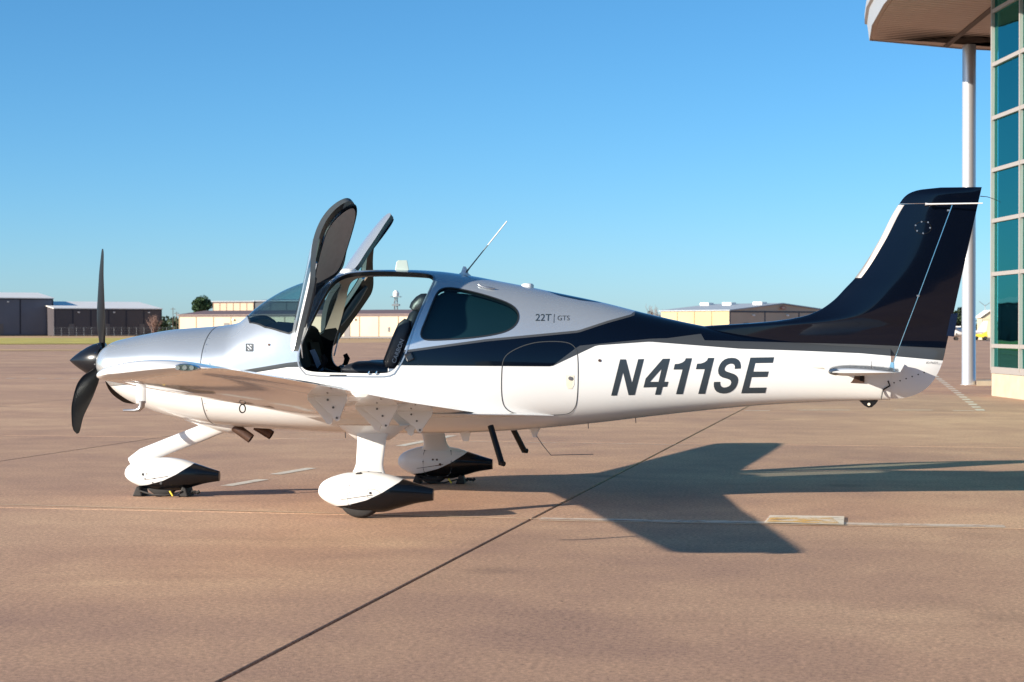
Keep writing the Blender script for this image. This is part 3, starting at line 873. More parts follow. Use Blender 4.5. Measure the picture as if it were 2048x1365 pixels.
for f in of:
    cx = sum(ov[i][0] for i in f) / 3; cy = sum(ov[i][1] for i in f) / 3 * SK
    k_ = 'skin'
    for nm in ('dwin', 'door', 'rwin', 'wind', 'bag'):
        if LB[nm][0] <= cx <= LB[nm][1] and inside((cx, cy), LOOPS[nm]): k_ = nm; break
    patch[k_].append(tuple(f))
PV = [P0(x, s) for x, s in ov]
NV = [N0(x, s) for x, s in ov]
def surf_mesh(name, faces, mats, parent, off=0.0, mirror='both', flip=False, split=None, shift=None):
    """mesh from patch faces; mirror: 'left', 'right' or 'both' sides of the aeroplane"""
    used = sorted({i for f in faces for i in f}); rm = {v: k for k, v in enumerate(used)}
    vs_, ns_, fs_ = [], [], []
    for sd in ((1,), (-1,), (1, -1))[('left', 'right', 'both').index(mirror)]:
        b = len(vs_)
        for i in used:
            p = PV[i] + NV[i] * off
            n = -NV[i] if flip else NV[i]
            vs_.append((p.x, p.y * sd, p.z)); ns_.append((n.x, n.y * sd, n.z))
        for f in faces:
            q = [rm[i] + b for i in f]
            a_, b_, c_ = (Vector(vs_[j]) for j in q[:3])
            fn = (b_ - a_).cross(c_ - a_)
            if fn.dot(Vector(ns_[q[0]]) + Vector(ns_[q[1]]) + Vector(ns_[q[2]])) < 0: q.reverse()
            fs_.append(tuple(q))
    me = bpy.data.meshes.new(name)
    me.from_pydata(vs_, [], fs_)
    mats = mats if isinstance(mats, (list, tuple)) else [mats]
    for m in mats: me.materials.append(m)
    if split:
        for pl in me.polygons: pl.material_index = split(pl.center)
    me.shade_smooth()
    me.normals_split_custom_set_from_vertices(ns_)
    o = bpy.data.objects.new(name, me)
    return link(o, parent)
def rim(name, loop_xs, m, parent, d0, d1, side, closed=True, smooth=60):
    """wall of a hole: from offset d0 to d1 along the surface normal"""
    mb = MB(); vv = []; n = len(loop_xs)
    for x, s in loop_xs:
        p, nn = P0(x, s), N0(x, s)
        for d in (d0, d1):
            q = p + nn * d; vv.append((q.x, q.y * side, q.z))
    mb.add(vv, [(2 * i, 2 * ((i + 1) % n), 2 * ((i + 1) % n) + 1, 2 * i + 1) for i in range(n if closed else n - 1)])
    return mb.build(name, m, parent, smooth)
def ribbon(mb, loop, width, off, side=1, closed=True):
    """flat band lying on the skin along a path of (x, s)"""
    n = len(loop); vv = []
    for i, (x, s) in enumerate(loop):
        a = P0(*loop[(i - 1) % n if closed else max(i - 1, 0)]); b = P0(*loop[(i + 1) % n if closed else min(i + 1, n - 1)])
        nn = N0(x, s); t = (b - a).normalized(); w = t.cross(nn).normalized() * (width / 2); p = P0(x, s) + nn * off
        for q in (p - w, p + w): vv.append((q.x, q.y * side, q.z))
    mb.add(vv, [(2 * i, 2 * ((i + 1) % n), 2 * ((i + 1) % n) + 1, 2 * i + 1) for i in range(n if closed else n - 1)])
    return mb

# ---- livery: one paint scheme in the aeroplane's own X-Z frame
def curve_node(N, pts):
    c = N.new('ShaderNodeFloatCurve')
    cu = c.mapping.curves[0]
    pts = sorted((min(max(x / 8, 0.0), 1.0), min(max(z / 3, 0.0), 1.0)) for x, z in pts)
    if pts[0][0] > 0: pts = [(0.0, pts[0][1])] + pts
    if pts[-1][0] < 1: pts = pts + [(1.0, pts[-1][1])]
    while len(cu.points) < len(pts): cu.points.new(.5, .5)
    for p, (a, b) in zip(cu.points, pts):
        p.location = (a, b); p.handle_type = 'VECTOR'
    c.mapping.update()
    return c
def lxz(pts, Y=None): return [(p.x, p.z) for p in (at(a, b, Y) if Y is not None else surf(a, b) for a, b in pts)]
tail = lambda pts: lxz(pts, -.06)
C_L1 = lxz([(200, 775), (454, 747), (456, 747), (478, 751), (575, 735), (806, 731.5), (1104, 733.5), (1193, 691.5), (1299, 684), (1479, 698), (1600, 702)]) + tail([(1720, 707), (1888, 722), (1960, 727)])
C_L2 = lxz([(200, 775), (454, 746), (456, 746), (575, 726), (780, 703), (806, 731), (1104, 733), (1158, 692), (1300, 678), (1334, 677), (1402, 668), (1405, 681), (1600, 686)]) + tail([(1720, 689), (1890, 697), (1960, 700)])
C_U = lxz([(200, 775), (454, 747), (456, 746), (575, 726), (822, 699), (973, 678.5), (1157, 661), (1215, 642), (1262, 629)])
u_last = C_U[-1][0]
C_U = C_U + [(u_last + .03, C_U[-1][1] + .03), (u_last + .06, 2.99)]
C_U2 = [(x, z - (.020 if x > 1.6 else 0)) for x, z in C_U[:-2]] + [(u_last + .05, C_U[-3][1] + .0), (u_last + .09, 2.99)]
C_D = [(at(1090, 582).x, 2.99), (at(1092, 582).x, ZT(at(1092, 582).x) - .002)] + lxz([(1118, 592), (1160, 601), (1200, 606)]) + [(at(1206, 606).x, ZT(at(1206, 606).x) - .001), (at(1208, 606).x, 2.99)]
def livery():
    m, N, L, b = mat('livery_paint')
    tc = N.new('ShaderNodeTexCoord'); sp = N.new('ShaderNodeSeparateXYZ')
    L.new(tc.outputs['Object'], sp.inputs[0])
    dx = N.new('ShaderNodeMath'); dx.operation = 'DIVIDE'; dx.inputs[1].default_value = 8; L.new(sp.outputs[0], dx.inputs[0])
    dz = N.new('ShaderNodeMath'); dz.operation = 'DIVIDE'; dz.inputs[1].default_value = 3; L.new(sp.outputs[2], dz.inputs[0])
    def mask(pts):
        c = curve_node(N, pts); L.new(dx.outputs[0], c.inputs['Value'])
        g_ = N.new('ShaderNodeMath'); g_.operation = 'GREATER_THAN'; L.new(dz.outputs[0], g_.inputs[0]); L.new(c.outputs[0], g_.inputs[1]); return g_
    col = (.69, .695, .69, 1); met = 0.0; rgh = .22
    prev_c = prev_m = prev_r = None
    for pts, c, me, ro in ((C_L1, (.060, .066, .072), .25, .25), (C_L2, (.0016, .003, .008), 0, .10), (C_U2, (.075, .080, .085), .25, .25), (C_U, (.63, .675, .70), .72, .25), (C_D, (.0016, .003, .008), 0, .10)):
        mk = mask(pts)
        x = N.new('ShaderNodeMix'); x.data_type = 'RGBA'; L.new(mk.outputs[0], x.inputs[0]); x.inputs[7].default_value = (*c, 1)
        if prev_c: L.new(prev_c.outputs[2], x.inputs[6])
        else: x.inputs[6].default_value = col
        y = N.new('ShaderNodeMix'); y.data_type = 'FLOAT'; L.new(mk.outputs[0], y.inputs[0]); y.inputs[3].default_value = me
        if prev_m: L.new(prev_m.outputs[0], y.inputs[2])
        else: y.inputs[2].default_value = met
        z = N.new('ShaderNodeMix'); z.data_type = 'FLOAT'; L.new(mk.outputs[0], z.inputs[0]); z.inputs[3].default_value = ro
        if prev_r: L.new(prev_r.outputs[0], z.inputs[2])
        else: z.inputs[2].default_value = rgh
        prev_c, prev_m, prev_r = x, y, z
    # faint dust and polish marks
    n = N.new('ShaderNodeTexNoise'); n.inputs['Scale'].default_value = 5; n.inputs['Detail'].default_value = 2; n.inputs['Roughness'].default_value = .5
    L.new(tc.outputs['Object'], n.inputs['Vector'])
    ar = N.new('ShaderNodeMath'); ar.operation = 'MULTIPLY_ADD'; ar.inputs[1].default_value = .06; L.new(n.outputs['Fac'], ar.inputs[0])
    sub_ = N.new('ShaderNodeMath'); sub_.operation = 'SUBTRACT'; sub_.inputs[1].default_value = .03; L.new(prev_r.outputs[0], sub_.inputs[0])
    L.new(sub_.outputs[0], ar.inputs[2])
    L.new(prev_c.outputs[2], b.inputs['Base Color']); L.new(prev_m.outputs[0], b.inputs['Metallic']); L.new(ar.outputs[0], b.inputs['Roughness'])
    b.inputs['Coat Weight'].default_value = .36; b.inputs['Coat Roughness'].default_value = .03; b.inputs['Specular IOR Level'].default_value = .22
    return m
M['livery'] = livery()

# ---- fuselage shell
fus = surf_mesh('fuselage', patch['skin'], M['livery'], plane)
cap = MB()
ring = [P0(X0, j / 40) for j in range(41)] + [Vector((p.x, -p.y, p.z)) for p in (P0(X0, j / 40) for j in range(39, 0, -1))]
cap.add(ring, [tuple(range(len(ring)))]); cap.build('cowl_front', M['livery'], fus)
cap = MB()
ring = [P0(X1, j / 24) for j in range(25)] + [Vector((p.x, -p.y, p.z)) for p in (P0(X1, j / 24) for j in range(23, 0, -1))]
cap.add(ring, [tuple(range(len(ring)))]); cap.build('tail_bulkhead', M['white'], fus)
for sd in (1, -1):                                  # cooling inlets beside the spinner
    ib = MB(); c = Vector((X0 - .004, -.115 * sd, 1.175))
    ib.prism([c + Vector((0, .05 * math.cos(q * PI / 12), .06 * math.sin(q * PI / 12))) for q in range(24)], (-.006, 0, 0))
    ib.build('cooling_inlet', M['black'], fus)
# cabin lining: tan above the sill line, black below
cab = [f for f in patch['skin'] if 1.45 < sum(ov[i][0] for i in f) / 3 < 4.45]
surf_mesh('cabin_lining', cab, [M['panel'], M['liner_tan']], fus, off=-.035, flip=True, split=lambda c: 1 if c.z > 1.47 and c.x < 3.2 else 0)
for sd in (1, -1):
    xsl = {k: [(x, s / SK) for x, s in l] for k, l in LOOPS.items()}
    rim('door_frame', xsl['door'], M['black'], fus, 0.0, -.036, sd)
    rim('window_frame', xsl['rwin'], M['trim'], fus, 0.0, -.036, sd)
    fb = MB(); ribbon(fb, xsl['rwin'], .013, .0025, sd); fb.build('window_trim', M['trim'], fus)
    fb = MB(); ribbon(fb, smooth_loop([(x + (.016 if x > 2.7 else -.016), s + (.006 if s > .6 else -.006)) for x, s in xsl['door'][::4]], 1), .012, .003, sd); fb.build('door_seal', M['steel'], fus)
    fb = MB(); ribbon(fb, xsl['bag'], .007, .002, sd); fb.build('baggage_door_gap', M['seam'], fus)
    fb = MB(); ribbon(fb, [(1.395 - .03 * (1 - abs(2 * s / 40 - 1)), s / 40) for s in range(41)], .006, .002, sd, False); fb.build('cowl_gap', M['seam'], fus)
    fb = MB(); ribbon(fb, [(x, s / SK) for x, s in resample([(a, s_of(a, z) * SK) for a, z in [(1.45, 1.19), (1.47, 1.08), (1.5, .98)]], .05, False)], .005, .002, sd, False); fb.build('panel_gap', M['seam'], fus)
    pane_r = surf_mesh('rear_window', patch['rwin'], M['glass_rear'], fus, off=-.006, mirror='left' if sd == 1 else 'right')
    surf_mesh('rear_window_film', patch['rwin'], M['film'], fus, off=-.05, mirror='left' if sd == 1 else 'right')
    bd = surf_mesh('baggage_door', patch['bag'], M['livery'], fus, mirror='left' if sd == 1 else 'right')
    if sd == 1:
        p = surf(1140, 757); n_ = N0(p.x, s_of(p.x, p.z))
        fb = MB(); fb.prism([surf(a, b) + n_ * .0008 for a, b in ((1132, 751), (1148, 751), (1148, 770), (1144, 778), (1136, 778), (1132, 770))], n_ * .0015); fb.build('lock_plate', M['cream'], fus)
        fb = MB(); fb.disc(p + n_ * .001, n_, .016, .008, 14); fb.build('lock', M['steel'], fus)
        for (a, b), r in (((1199, 721.5), .012), ((538, 690), .010)):
            p = surf(a, b); n_ = N0(p.x, s_of(p.x, p.z)); fb = MB(); fb.disc(p - n_ * .001, n_, r, .006, 12); fb.build('vent_port', M['exhaust'], fus)
surf_mesh('windshield', patch['wind'], M['glass_wind'], fus, off=-.004)
fb = MB(); wl_ = [(x, s / SK) for x, s in LOOPS['wind'] if s < SK - .001]
ribbon(fb, wl_, .014, .0025, 1, False); ribbon(fb, wl_, .014, .0025, -1, False); fb.build('windshield_trim', M['trim'], fus)

# ---- cabin inside
fb = MB(); fb.add([(1.55, -.34, .82), (4.2, -.34, .82), (4.2, .34, .82), (1.55, .34, .82)], [(0, 1, 2, 3)]); fb.build('cabin_floor', M['carpet'], fus)
fb = MB()
secs = []
for y_ in (-.56, -.5, -.3, 0, .3, .5, .56):
    k = 1 - (abs(y_) / .6) ** 4 * .25
    yl = y_ * .62
    secs.append([(1.70, yl, .85), (1.66, y_ * .85, 1.40 * k + .02), (1.90, y_, 1.50 * k + .04), (2.16, y_, 1.475 * k + .045), (2.19, y_, 1.44 * k + .05), (2.13, y_, 1.40 * k), (2.22, y_ * .9, 1.05), (2.05, yl, .85)])
fb.loft(secs); pnl = fb.build('instrument_panel', M['panel'], plane, smooth=40)
for sd in (-1, 1):
    fb = MB(); fb.box((2.185, .25 * sd, 1.25), (.012, .34, .22), Matrix.Rotation(R(-13), 3, 'Y')); fb.build('display_screen', M['panel'], pnl)
fb = MB(); fb.loft([[(2.1, -.11, .8), (2.1, .11, .8), (2.1, .11, 1.2), (2.1, -.11, 1.2)], [(2.35, -.1, .8), (2.35, .1, .8), (2.35, .1, 1.12), (2.35, -.1, 1.12)], [(2.6, -.1, .8), (2.6, .1, .8), (2.6, .1, 1.05), (2.6, -.1, 1.05)], [(3.0, -.1, .8), (3.0, .1, .8), (3.0, .1, 1.03), (3.0, -.1, 1.03)]])
fb.build('centre_console', M['panel'], plane, bevel=.02)
for sd in (-1, 1):                                   # side yoke with grip
    fb = MB(); fb.tube([(2.2, .47 * sd, 1.12), (2.36, .45 * sd, 1.13), (2.40, .44 * sd, 1.17)], .013, 8); fb.tube([(2.40, .44 * sd, 1.15), (2.42, .44 * sd, 1.21), (2.40, .44 * sd, 1.25)], [.02, .026, .02], 10)
    fb.build('side_yoke', M['panel'], plane, smooth=60)
kb = at(683, 735, -.25)
fb = MB(); fb.tube([kb - Vector((0, 0, .12)), kb - Vector((0, 0, .02))], .010, 10); fb.build('lever', M['chrome'], plane, smooth=60)
fb = MB(); fb.tube([kb + Vector((0, 0, z)) for z in (-.022, -.012, .008, .02)], [.018, .032, .030, .012], 12); fb.build('lever_knob', M['blackgloss'], plane, smooth=60)
def cushion(name, secs, m, parent, n=20, e=2.6):
    """loft of rounded slabs: each (centre, right vector, up vector, half width, half thickness)"""
    mb = MB(); out = []
    for c, r_, u_, a, b in secs:
        ring = []
        for k in range(n):
            q = 2 * PI * k / n; cs, sn = math.cos(q), math.sin(q)
            ring.append(Vector(c) + Vector(r_) * (a * math.copysign(abs(cs) ** (2 / e), cs)) + Vector(u_) * (b * math.copysign(abs(sn) ** (2 / e), sn)))
        out.append(ring)
    mb.loft(out)
    return mb.build(name, m, parent, smooth=50)
def seat(sd):
    y = .27 * sd
    e = bpy.data.objects.new('seat', None); link(e, plane); e.empty_display_size = .1
    rx, ux = (0, 1, 0), (0, 0, 1)
    # cushion
    f0, f1 = 2.60, 3.06
    cs = [(2.57, .02), (2.60, .045), (2.68, .075), (2.8, .085), (2.95, .085), (3.10, .07)]
    cushion('seat_cushion', [((x_, y, 1.13 + (x_ - 2.6) * -.05), rx, ux, .225, h) for x_, h in cs], M['leather'], e)
    # backrest along a leaning line with lumbar and shoulder rolls
    lean = Vector((.36, 0, .93)).normalized(); nb = Vector((.93, 0, -.36)).normalized()
    b0 = Vector((3.005, y, 1.09))
    secs = []
    for t, w_, h in ((0, .17, .07), (.04, .20, .085), (.12, .215, .095), (.20, .22, .08), (.23, .22, .066), (.27, .222, .082), (.36, .215, .085), (.41, .20, .066), (.45, .19, .078), (.53, .175, .072), (.57, .15, .05)):
        secs.append((b0 + lean * t, rx, nb, w_, h))
    bk_ = cushion('backrest', secs, M['leather'], e)
    for s2 in (-1, 1):
        cushion('side_bolster', [(b0 + lean * t - nb * .045 + Vector((0, .185 * s2, 0)), rx, nb, .045 * k_, .07 * k_) for t, k_ in ((.03, .5), (.08, 1), (.3, 1), (.42, .9), (.48, .4))], M['leather'], e)
    hr = b0 + lean * .57
    cushion('headrest', [(hr + lean * t + nb * (t * .25 - .01), rx, nb, w_, h) for t, w_, h in ((-.01, .09, .05), (.005, .12, .088), (.05, .13, .100), (.11, .13, .092), (.15, .12, .070), (.165, .09, .04))], M['leather'], e)
    fb = MB(); fb.box((2.85, y, .93), (.42, .38, .26)); fb.build('seat_base', M['black'], e, bevel=.02)
    return e, b0, lean, nb
s1, b0, lean, nb = seat(-1)
seat(1)
# belt hanging by the panel
fb = MB()
bp_ = [at(a, b, -.40) for a, b in ((624, 700), (630, 712), (636, 728), (642, 742))]
for a_, c_ in zip(bp_[:-1], bp_[1:]):
    w_ = Vector((.022, 0, .006)); fb.prism([a_ - w_, a_ + w_, c_ + w_, c_ - w_], (0, .004, 0))
fb.build('harness_strap', M['strap'], plane)
fb = MB(); q0, q1 = at(781, 745, -.52), at(789, 737, -.52)
fb.box((q0 + q1) / 2, (.075, .03, .03)); fb.build('harness_buckle', M['steel'], plane, bevel=.006)

# ---- text helpers
def text_mesh(body, size, xform, m, name, parent, shear=0.0, bold=0.0, space=1.0):
    cu = bpy.data.curves.new('t', 'FONT'); cu.body = body; cu.size = size; cu.shear = shear; cu.offset = bold; cu.space_character = space
    cu.resolution_u = 4
    o = bpy.data.objects.new('t', cu); COL.objects.link(o)
    dg = bpy.context.evaluated_depsgraph_get()
    me0 = bpy.data.meshes.new_from_object(o.evaluated_get(dg))
    vs_ = [xform(v.co.x, v.co.y) for v in me0.vertices]; fs_ = [tuple(p.vertices) for p in me0.polygons]
    bpy.data.objects.remove(o); bpy.data.curves.remove(cu); bpy.data.meshes.remove(me0)
    mb = MB(); mb.add(vs_, fs_); return mb.build(name, m, parent, fix=False)
def on_skin(px, py, k, off=.0022, slope=0.0):
    """text metres -> skin; k metres per text unit, anchored at a photographed point"""
    p = surf(px, py)
    def f(u, v):
        x, z = p.x + u * k, p.z + v * k + u * k * slope
        return (x, -half_y(x, z) - off, z)
    return f
text_mesh('22T', 1.0, on_skin(1070, 642, .083, slope=.0), M['number'], 'model_lettering', fus, bold=.004)
text_mesh('|', 1.0, on_skin(1105.5, 641.5, .078), M['gun'], 'model_lettering', fus)
text_mesh('GTS', 1.0, on_skin(1114, 641, .058), M['gun'], 'model_lettering', fus)
# registration, drawn glyph by glyph from straight and curved strokes (units: pixels of the survey picture)
Z1 = lambda L_: [(1210 + x * 180 / 2048, 700 + y * 180 / 2048) for x, y in L_]
Z2 = lambda L_: [(1370 + x * 190 / 2048, 700 + y * 190 / 2048) for x, y in L_]
one = [(1590, 325), (1680, 318), (1760, 290), (1815, 248), (1840, 192), (1978, 192), (1770, 1012), (1615, 1012), (1765, 450), (1560, 450)]
s_out = [(1070, 412), (1076, 360), (1062, 325), (1030, 304), (985, 300), (935, 312), (890, 340), (860, 380), (850, 420), (862, 450), (900, 470), (980, 496), (1060, 524), (1110, 560), (1138, 605), (1146, 650), (1138, 710), (1115, 775), (1080, 830), (1030, 880), (975, 915), (900, 938), (820, 945), (740, 932), (680, 900), (640, 850), (622, 790), (620, 735), (628, 694), (758, 690), (756, 735), (770, 775), (800, 802), (845, 814), (900, 806), (950, 785), (985, 750), (998, 705), (985, 665), (950, 640), (890, 620), (810, 598), (755, 565), (722, 515), (713, 450), (722, 390), (750, 320), (800, 250), (860, 205), (930, 180), (1010, 172), (1090, 182), (1150, 215), (1188, 270), (1202, 340), (1200, 405)]
GLYPHS = [
    ([Z1([(140, 1045), (345, 218), (475, 218), (612, 760), (755, 214), (885, 210), (675, 1030), (537, 1034), (410, 510), (268, 1043)])], []),
    ([Z1([(875, 858), (925, 655), (1315, 205), (1478, 202), (1345, 728), (1442, 726), (1412, 842), (1312, 845), (1265, 1025), (1138, 1025), (1180, 850)])], [Z1([(1022, 730), (1218, 728), (1288, 430)])]),
    ([Z1(one)], []),
    ([Z2([(x * .9474 - 1245 + 0, y * .9474 - 7) for x, y in one])], []),
    ([Z2(s_out)], []),
    ([Z2([(1212, 940), (1410, 168), (1920, 160), (1893, 282), (1512, 288), (1470, 470), (1805, 468), (1775, 586), (1436, 592), (1380, 818), (1758, 814), (1728, 934)])], []),
]
for outs, holes in GLYPHS:
    lo = [[(p.x, p.z) for p in (surf(a, b) for a, b in resample(o_, 3.0))] for o_ in outs]
    hi = [[(p.x, p.z) for p in (surf(a, b) for a, b in resample(o_, 3.0))] for o_ in holes]
    pp, ee = [], []
    for l in lo + hi:
        b_ = len(pp); pp += l; ee += [(b_ + i, b_ + (i + 1) % len(l)) for i in range(len(l))]
    xa, xb = min(p[0] for p in pp), max(p[0] for p in pp); za, zb_ = min(p[1] for p in pp), max(p[1] for p in pp)
    for i in range(int((xb - xa) / .03) + 1):
        for j in range(int((zb_ - za) / .03) + 1):
            q = (xa + i * .03 + .011, za + j * .03 + .013)
            if any(inside(q, l) for l in lo) and min(math.dist(q, r_) for r_ in pp) > .008: pp.append(q)
    v2, _, f2, _, _, _ = delaunay_2d_cdt([Vector(p) for p in pp], ee, [], 0, 1e-7)
    fs_ = []
    for f in f2:
        c_ = (sum(v2[i][0] for i in f) / 3, sum(v2[i][1] for i in f) / 3)
        if any(inside(c_, l) for l in lo) and not any(inside(c_, l) for l in hi): fs_.append(tuple(f))
    mb = MB(); mb.add([(v[0], -half_y(v[0], v[1]) - .0025, v[1]) for v in v2], fs_); mb.build('registration_letter', M['number'], fus, smooth=60)
# square badge with pale figure on the cowl side
def skin_poly(name, pxs, m, off):
    mb = MB(); mb.add([(p.x, -half_y(p.x, p.z) - off, p.z) for p in (surf(a, b) for a, b in pxs)], [tuple(range(len(pxs)))]); return mb.build(name, m, fus)
skin_poly('badge', smooth_loop(resample([(491.5, 687.5), (507, 687.5), (506.5, 703.5), (491, 703.5)], 4), 1), M['number'], .003)
M['badge_pale'] = plain('badge_pale', (.55, .60, .66), .4)
skin_poly('badge_mark', [(494.5, 690), (496, 690), (503.5, 698.2), (502.5, 699.5), (494.5, 692)], M['badge_pale'], .0045)
skin_poly('badge_mark', [(499, 690.3), (503, 690.3), (503.2, 693.5)], M['badge_pale'], .0045)
skin_poly('badge_mark', [(494.3, 696.5), (496, 697.5), (499.5, 701), (497.5, 701)], M['badge_pale'], .0045)
# lettering down the seat side
def seat_txt(u, v):
    q = b0 + lean * (.10 + u * .052) - nb * (.0 + v * .052) ; return (q.x, -.27 - .236, q.z)
text_mesh('CARBON', 1.0, seat_txt, M['text_grey'], 'seat_lettering', s1)
# cowl fasteners, placards
for k in range(13):
    t = k / 12; x_, z_ = .55 + .80 * t, 1.155 + .012 * t
    n_ = N0(x_, s_of(x_, z_)); p = Vector((x_, -half_y(x_, z_), z_))
    fb = MB(); fb.disc(p - n_ * .001, n_, .0055, .0025, 10); fb.build('cowl_fastener', M['steel'], fus)
for k in range(9):
    s = .30 + .055 * k; x_ = 1.395 - .03 * (1 - abs(2 * s - 1)) + .022; n_ = N0(x_, s); p = P0(x_, s)
    fb = MB(); fb.disc(p - n_ * .001, n_, .0048, .0025, 10); fb.build('cowl_fastener', M['steel'], fus)
text_mesh('NO PUSH', 1.0, lambda u, v: (at(1849, 728, -.03).x + u * .026, -.034 + u * .0016, at(1849, 728, -.03).z + v * .026), M['gun'], 'placard', fus)
p = surf(676, 751)
fb = MB(); fb.box(p + Vector((0, -.002, 0)), (.14, .006, .010)); fb.build('sill_slot', M['black'], fus)
for a in (737, 752):
    p = surf(a, 750); fb = MB(); fb.tube([p, p + Vector((0, -.015, .012)), p + Vector((.01, -.012, .03))], .006, 6); fb.build('door_catch', M['chrome'], fus)
# aft hinge latch block on the door post
p = surf(819, 714); fb = MB(); fb.box(p + Vector((0, -.004, 0)), (.07, .03, .075), Matrix.Rotation(R(-24), 3, 'Y')); fb.build('latch_block', M['blackgloss'], fus, bevel=.012)
# aerials and lumps on the fuselage
fb = MB(); a_, c_ = at(929, 549), at(1014, 443); n_ = (c_ - a_).normalized()
fb.tube([a_ - n_ * .02, a_.lerp(c_, .12), a_.lerp(c_, .55)], [.016, .006, .0045], 8); fb.build('whip_aerial', M['seal'], plane, smooth=50)
fb = MB(); fb.tube([a_.lerp(c_, .55), c_], .0055, 8); fb.build('whip_aerial_tip', M['white'], plane, smooth=50)
fb = MB(); fb.loft([[(a_.x + x_ * k_, y_ * k_, ZT(a_.x + x_ * k_) - .004 + z_) for x_, y_ in ((-.05, 0), (-.03, .018), (.02, .02), (.06, 0), (.02, -.02), (-.03, -.018))] for z_, k_ in ((0, 1.1), (.02, .6), (.075, .22))]); fb.build('aerial_foot', M['white'], plane, smooth=60)
M['aerial'] = plain('pale_green_aerial', (.36, .44, .42), .4)
fb = MB(); fb.loft([[at(a, b, y_) for a, b in ((790, 541), (793, 524), (797, 521), (814, 521), (818, 541))] for y_ in (-.012, .012)]); fb.build('blade_aerial', M['aerial'], plane, bevel=.004)
for px, r_ in ((1055, .055), (697, .075)):
    p = at(px, 560); z_ = ZT(p.x)
    fb = MB(); fb.tube([(p.x, 0, z_ - .02), (p.x, 0, z_ + .012), (p.x, 0, z_ + .024), (p.x, 0, z_ + .028)], [r_, r_, r_ * .8, r_ * .3], 20); fb.build('satellite_puck', M['white'], plane, smooth=50)
fb = MB(); pth = [surf(*q) for q in ((957, 571), (962, 574), (972, 576.5), (980, 578), (991, 579.5))]
pth = [p + Vector((0, -.012, .006)) for p in pth]; fb.tube(pth, [.004, .005, .008, .010, .004], 8); fb.tube([pth[2], pth[2] - Vector((0, -.016, .012))], .004, 6); fb.build('air_probe', M['steel'], plane, smooth=50)

# ---- doors, swung forward and up on the windshield pillar
DH = Vector((2.5168, -.2072, 1.9378)); DRV = {1: Vector((-.4867, -.7645, -.9091)), -1: Vector((.5933, -.62, 1.0241))}; DTR = {1: Vector((-.1223, -.0614, .0254)), -1: Vector((-.0442, .0587, .0243))}
def door(sd):
    side = 'left' if sd == 1 else 'right'
    d = surf_mesh('door', patch['door'], M['livery'], plane, mirror=side)
    xsl = {k: [(x, s / SK) for x, s in l] for k, l in LOOPS.items()}
    inner = surf_mesh('door_inner_panel', patch['door'], [M['black'], M['seal']], d, off=-.042, mirror=side, flip=True, split=lambda c: 1 if c.z > 1.84 else 0)
    rim('door_edge', xsl['door'], M['seal'], d, 0.0, -.043, sd)
    rim('window_edge', xsl['dwin'], M['seal'], d, 0.0, -.043, sd)
    fb = MB(); ribbon(fb, xsl['dwin'], .014, .0025, sd); fb.build('window_trim', M['trim'], d)
    surf_mesh('door_window', patch['dwin'], M['glass_door'], d, off=-.008, mirror=side)
    # roof-side lining pad and its dark gasket
    lp = LOOPS['door']; cxm = sum(p[0] for p in lp) / len(lp)
    top = [(x, s) for x, s in xsl['door'] if s > .80]
    def inset(k, off, name, m):
        lpad = [(x, s / SK) for x, s in LOOPS['door']]
        c_ = (2.92, .865)
        zone = []
        for x, s in [(2.48, .755), (2.49, .875), (2.58, .92), (3.10, .937), (3.26, .922), (3.30, .885), (3.18, .765), (3.06, .728), (2.58, .722)]:
            zone.append((c_[0] + (x - c_[0]) * k, c_[1] + (s - c_[1]) * k))
        zone = smooth_loop(zone, 2)
        mb = MB(); cen = (sum(p[0] for p in zone) / len(zone), sum(p[1] for p in zone) / len(zone))
        vv = []
        for f_ in (1.0, .85, .6, .3):
            for x, s in zone:
                x_, s_ = cen[0] + (x - cen[0]) * f_, cen[1] + (s - cen[1]) * f_
                q = P0(x_, s_) + N0(x_, s_) * (off - (.006 if f_ < 1 else 0)); vv.append((q.x, q.y * sd, q.z))
        n = len(zone); ff = [(r_ * n + i, r_ * n + (i + 1) % n, (r_ + 1) * n + (i + 1) % n, (r_ + 1) * n + i) for r_ in range(3) for i in range(n)] + [tuple(3 * n + i for i in range(n))]
        mb.add(vv, ff); mb.build(name, m, d, smooth=60)
    inset(1.0, -.044, 'door_gasket', M['blackgloss'])
    inset(.89, -.052, 'door_lining', M['door_trim'])
    # armrest and latch on the inner lower half
    vv = [P0(x, s_of(x, 1.27)) - N0(x, s_of(x, 1.27)) * .07 for x in (2.45, 2.6, 2.8, 2.95)]
    fb = MB(); fb.tube([(p.x, p.y * sd, p.z) for p in vv], [.02, .035, .035, .02], 10); fb.build('armrest', M['leather'], d, smooth=60)
    p = P0(3.0, s_of(3.0, 1.36)) - N0(3.0, s_of(3.0, 1.36)) * .06
    fb = MB(); fb.box((p.x, p.y * sd, p.z), (.10, .03, .03)); fb.build('door_latch', M['chrome'], d, bevel=.006)
    rv = DRV[sd]; tr = DTR[sd]; h = Vector((DH.x, DH.y * sd, DH.z))
    d.matrix_basis = Matrix.Translation(h + tr) @ Matrix.Rotation(rv.length, 4, rv.normalized()) @ Matrix.Translation(-h)
    if sd == 1:
        pv = Vector((2.42, -.95, 1.8)); d.matrix_basis = Matrix.Translation(pv) @ Matrix.Rotation(R(-6), 4, Vector((.22, .1, 1)).normalized()) @ Matrix.Translation(-pv) @ d.matrix_basis
    return d
dl = door(1)
door(-1)
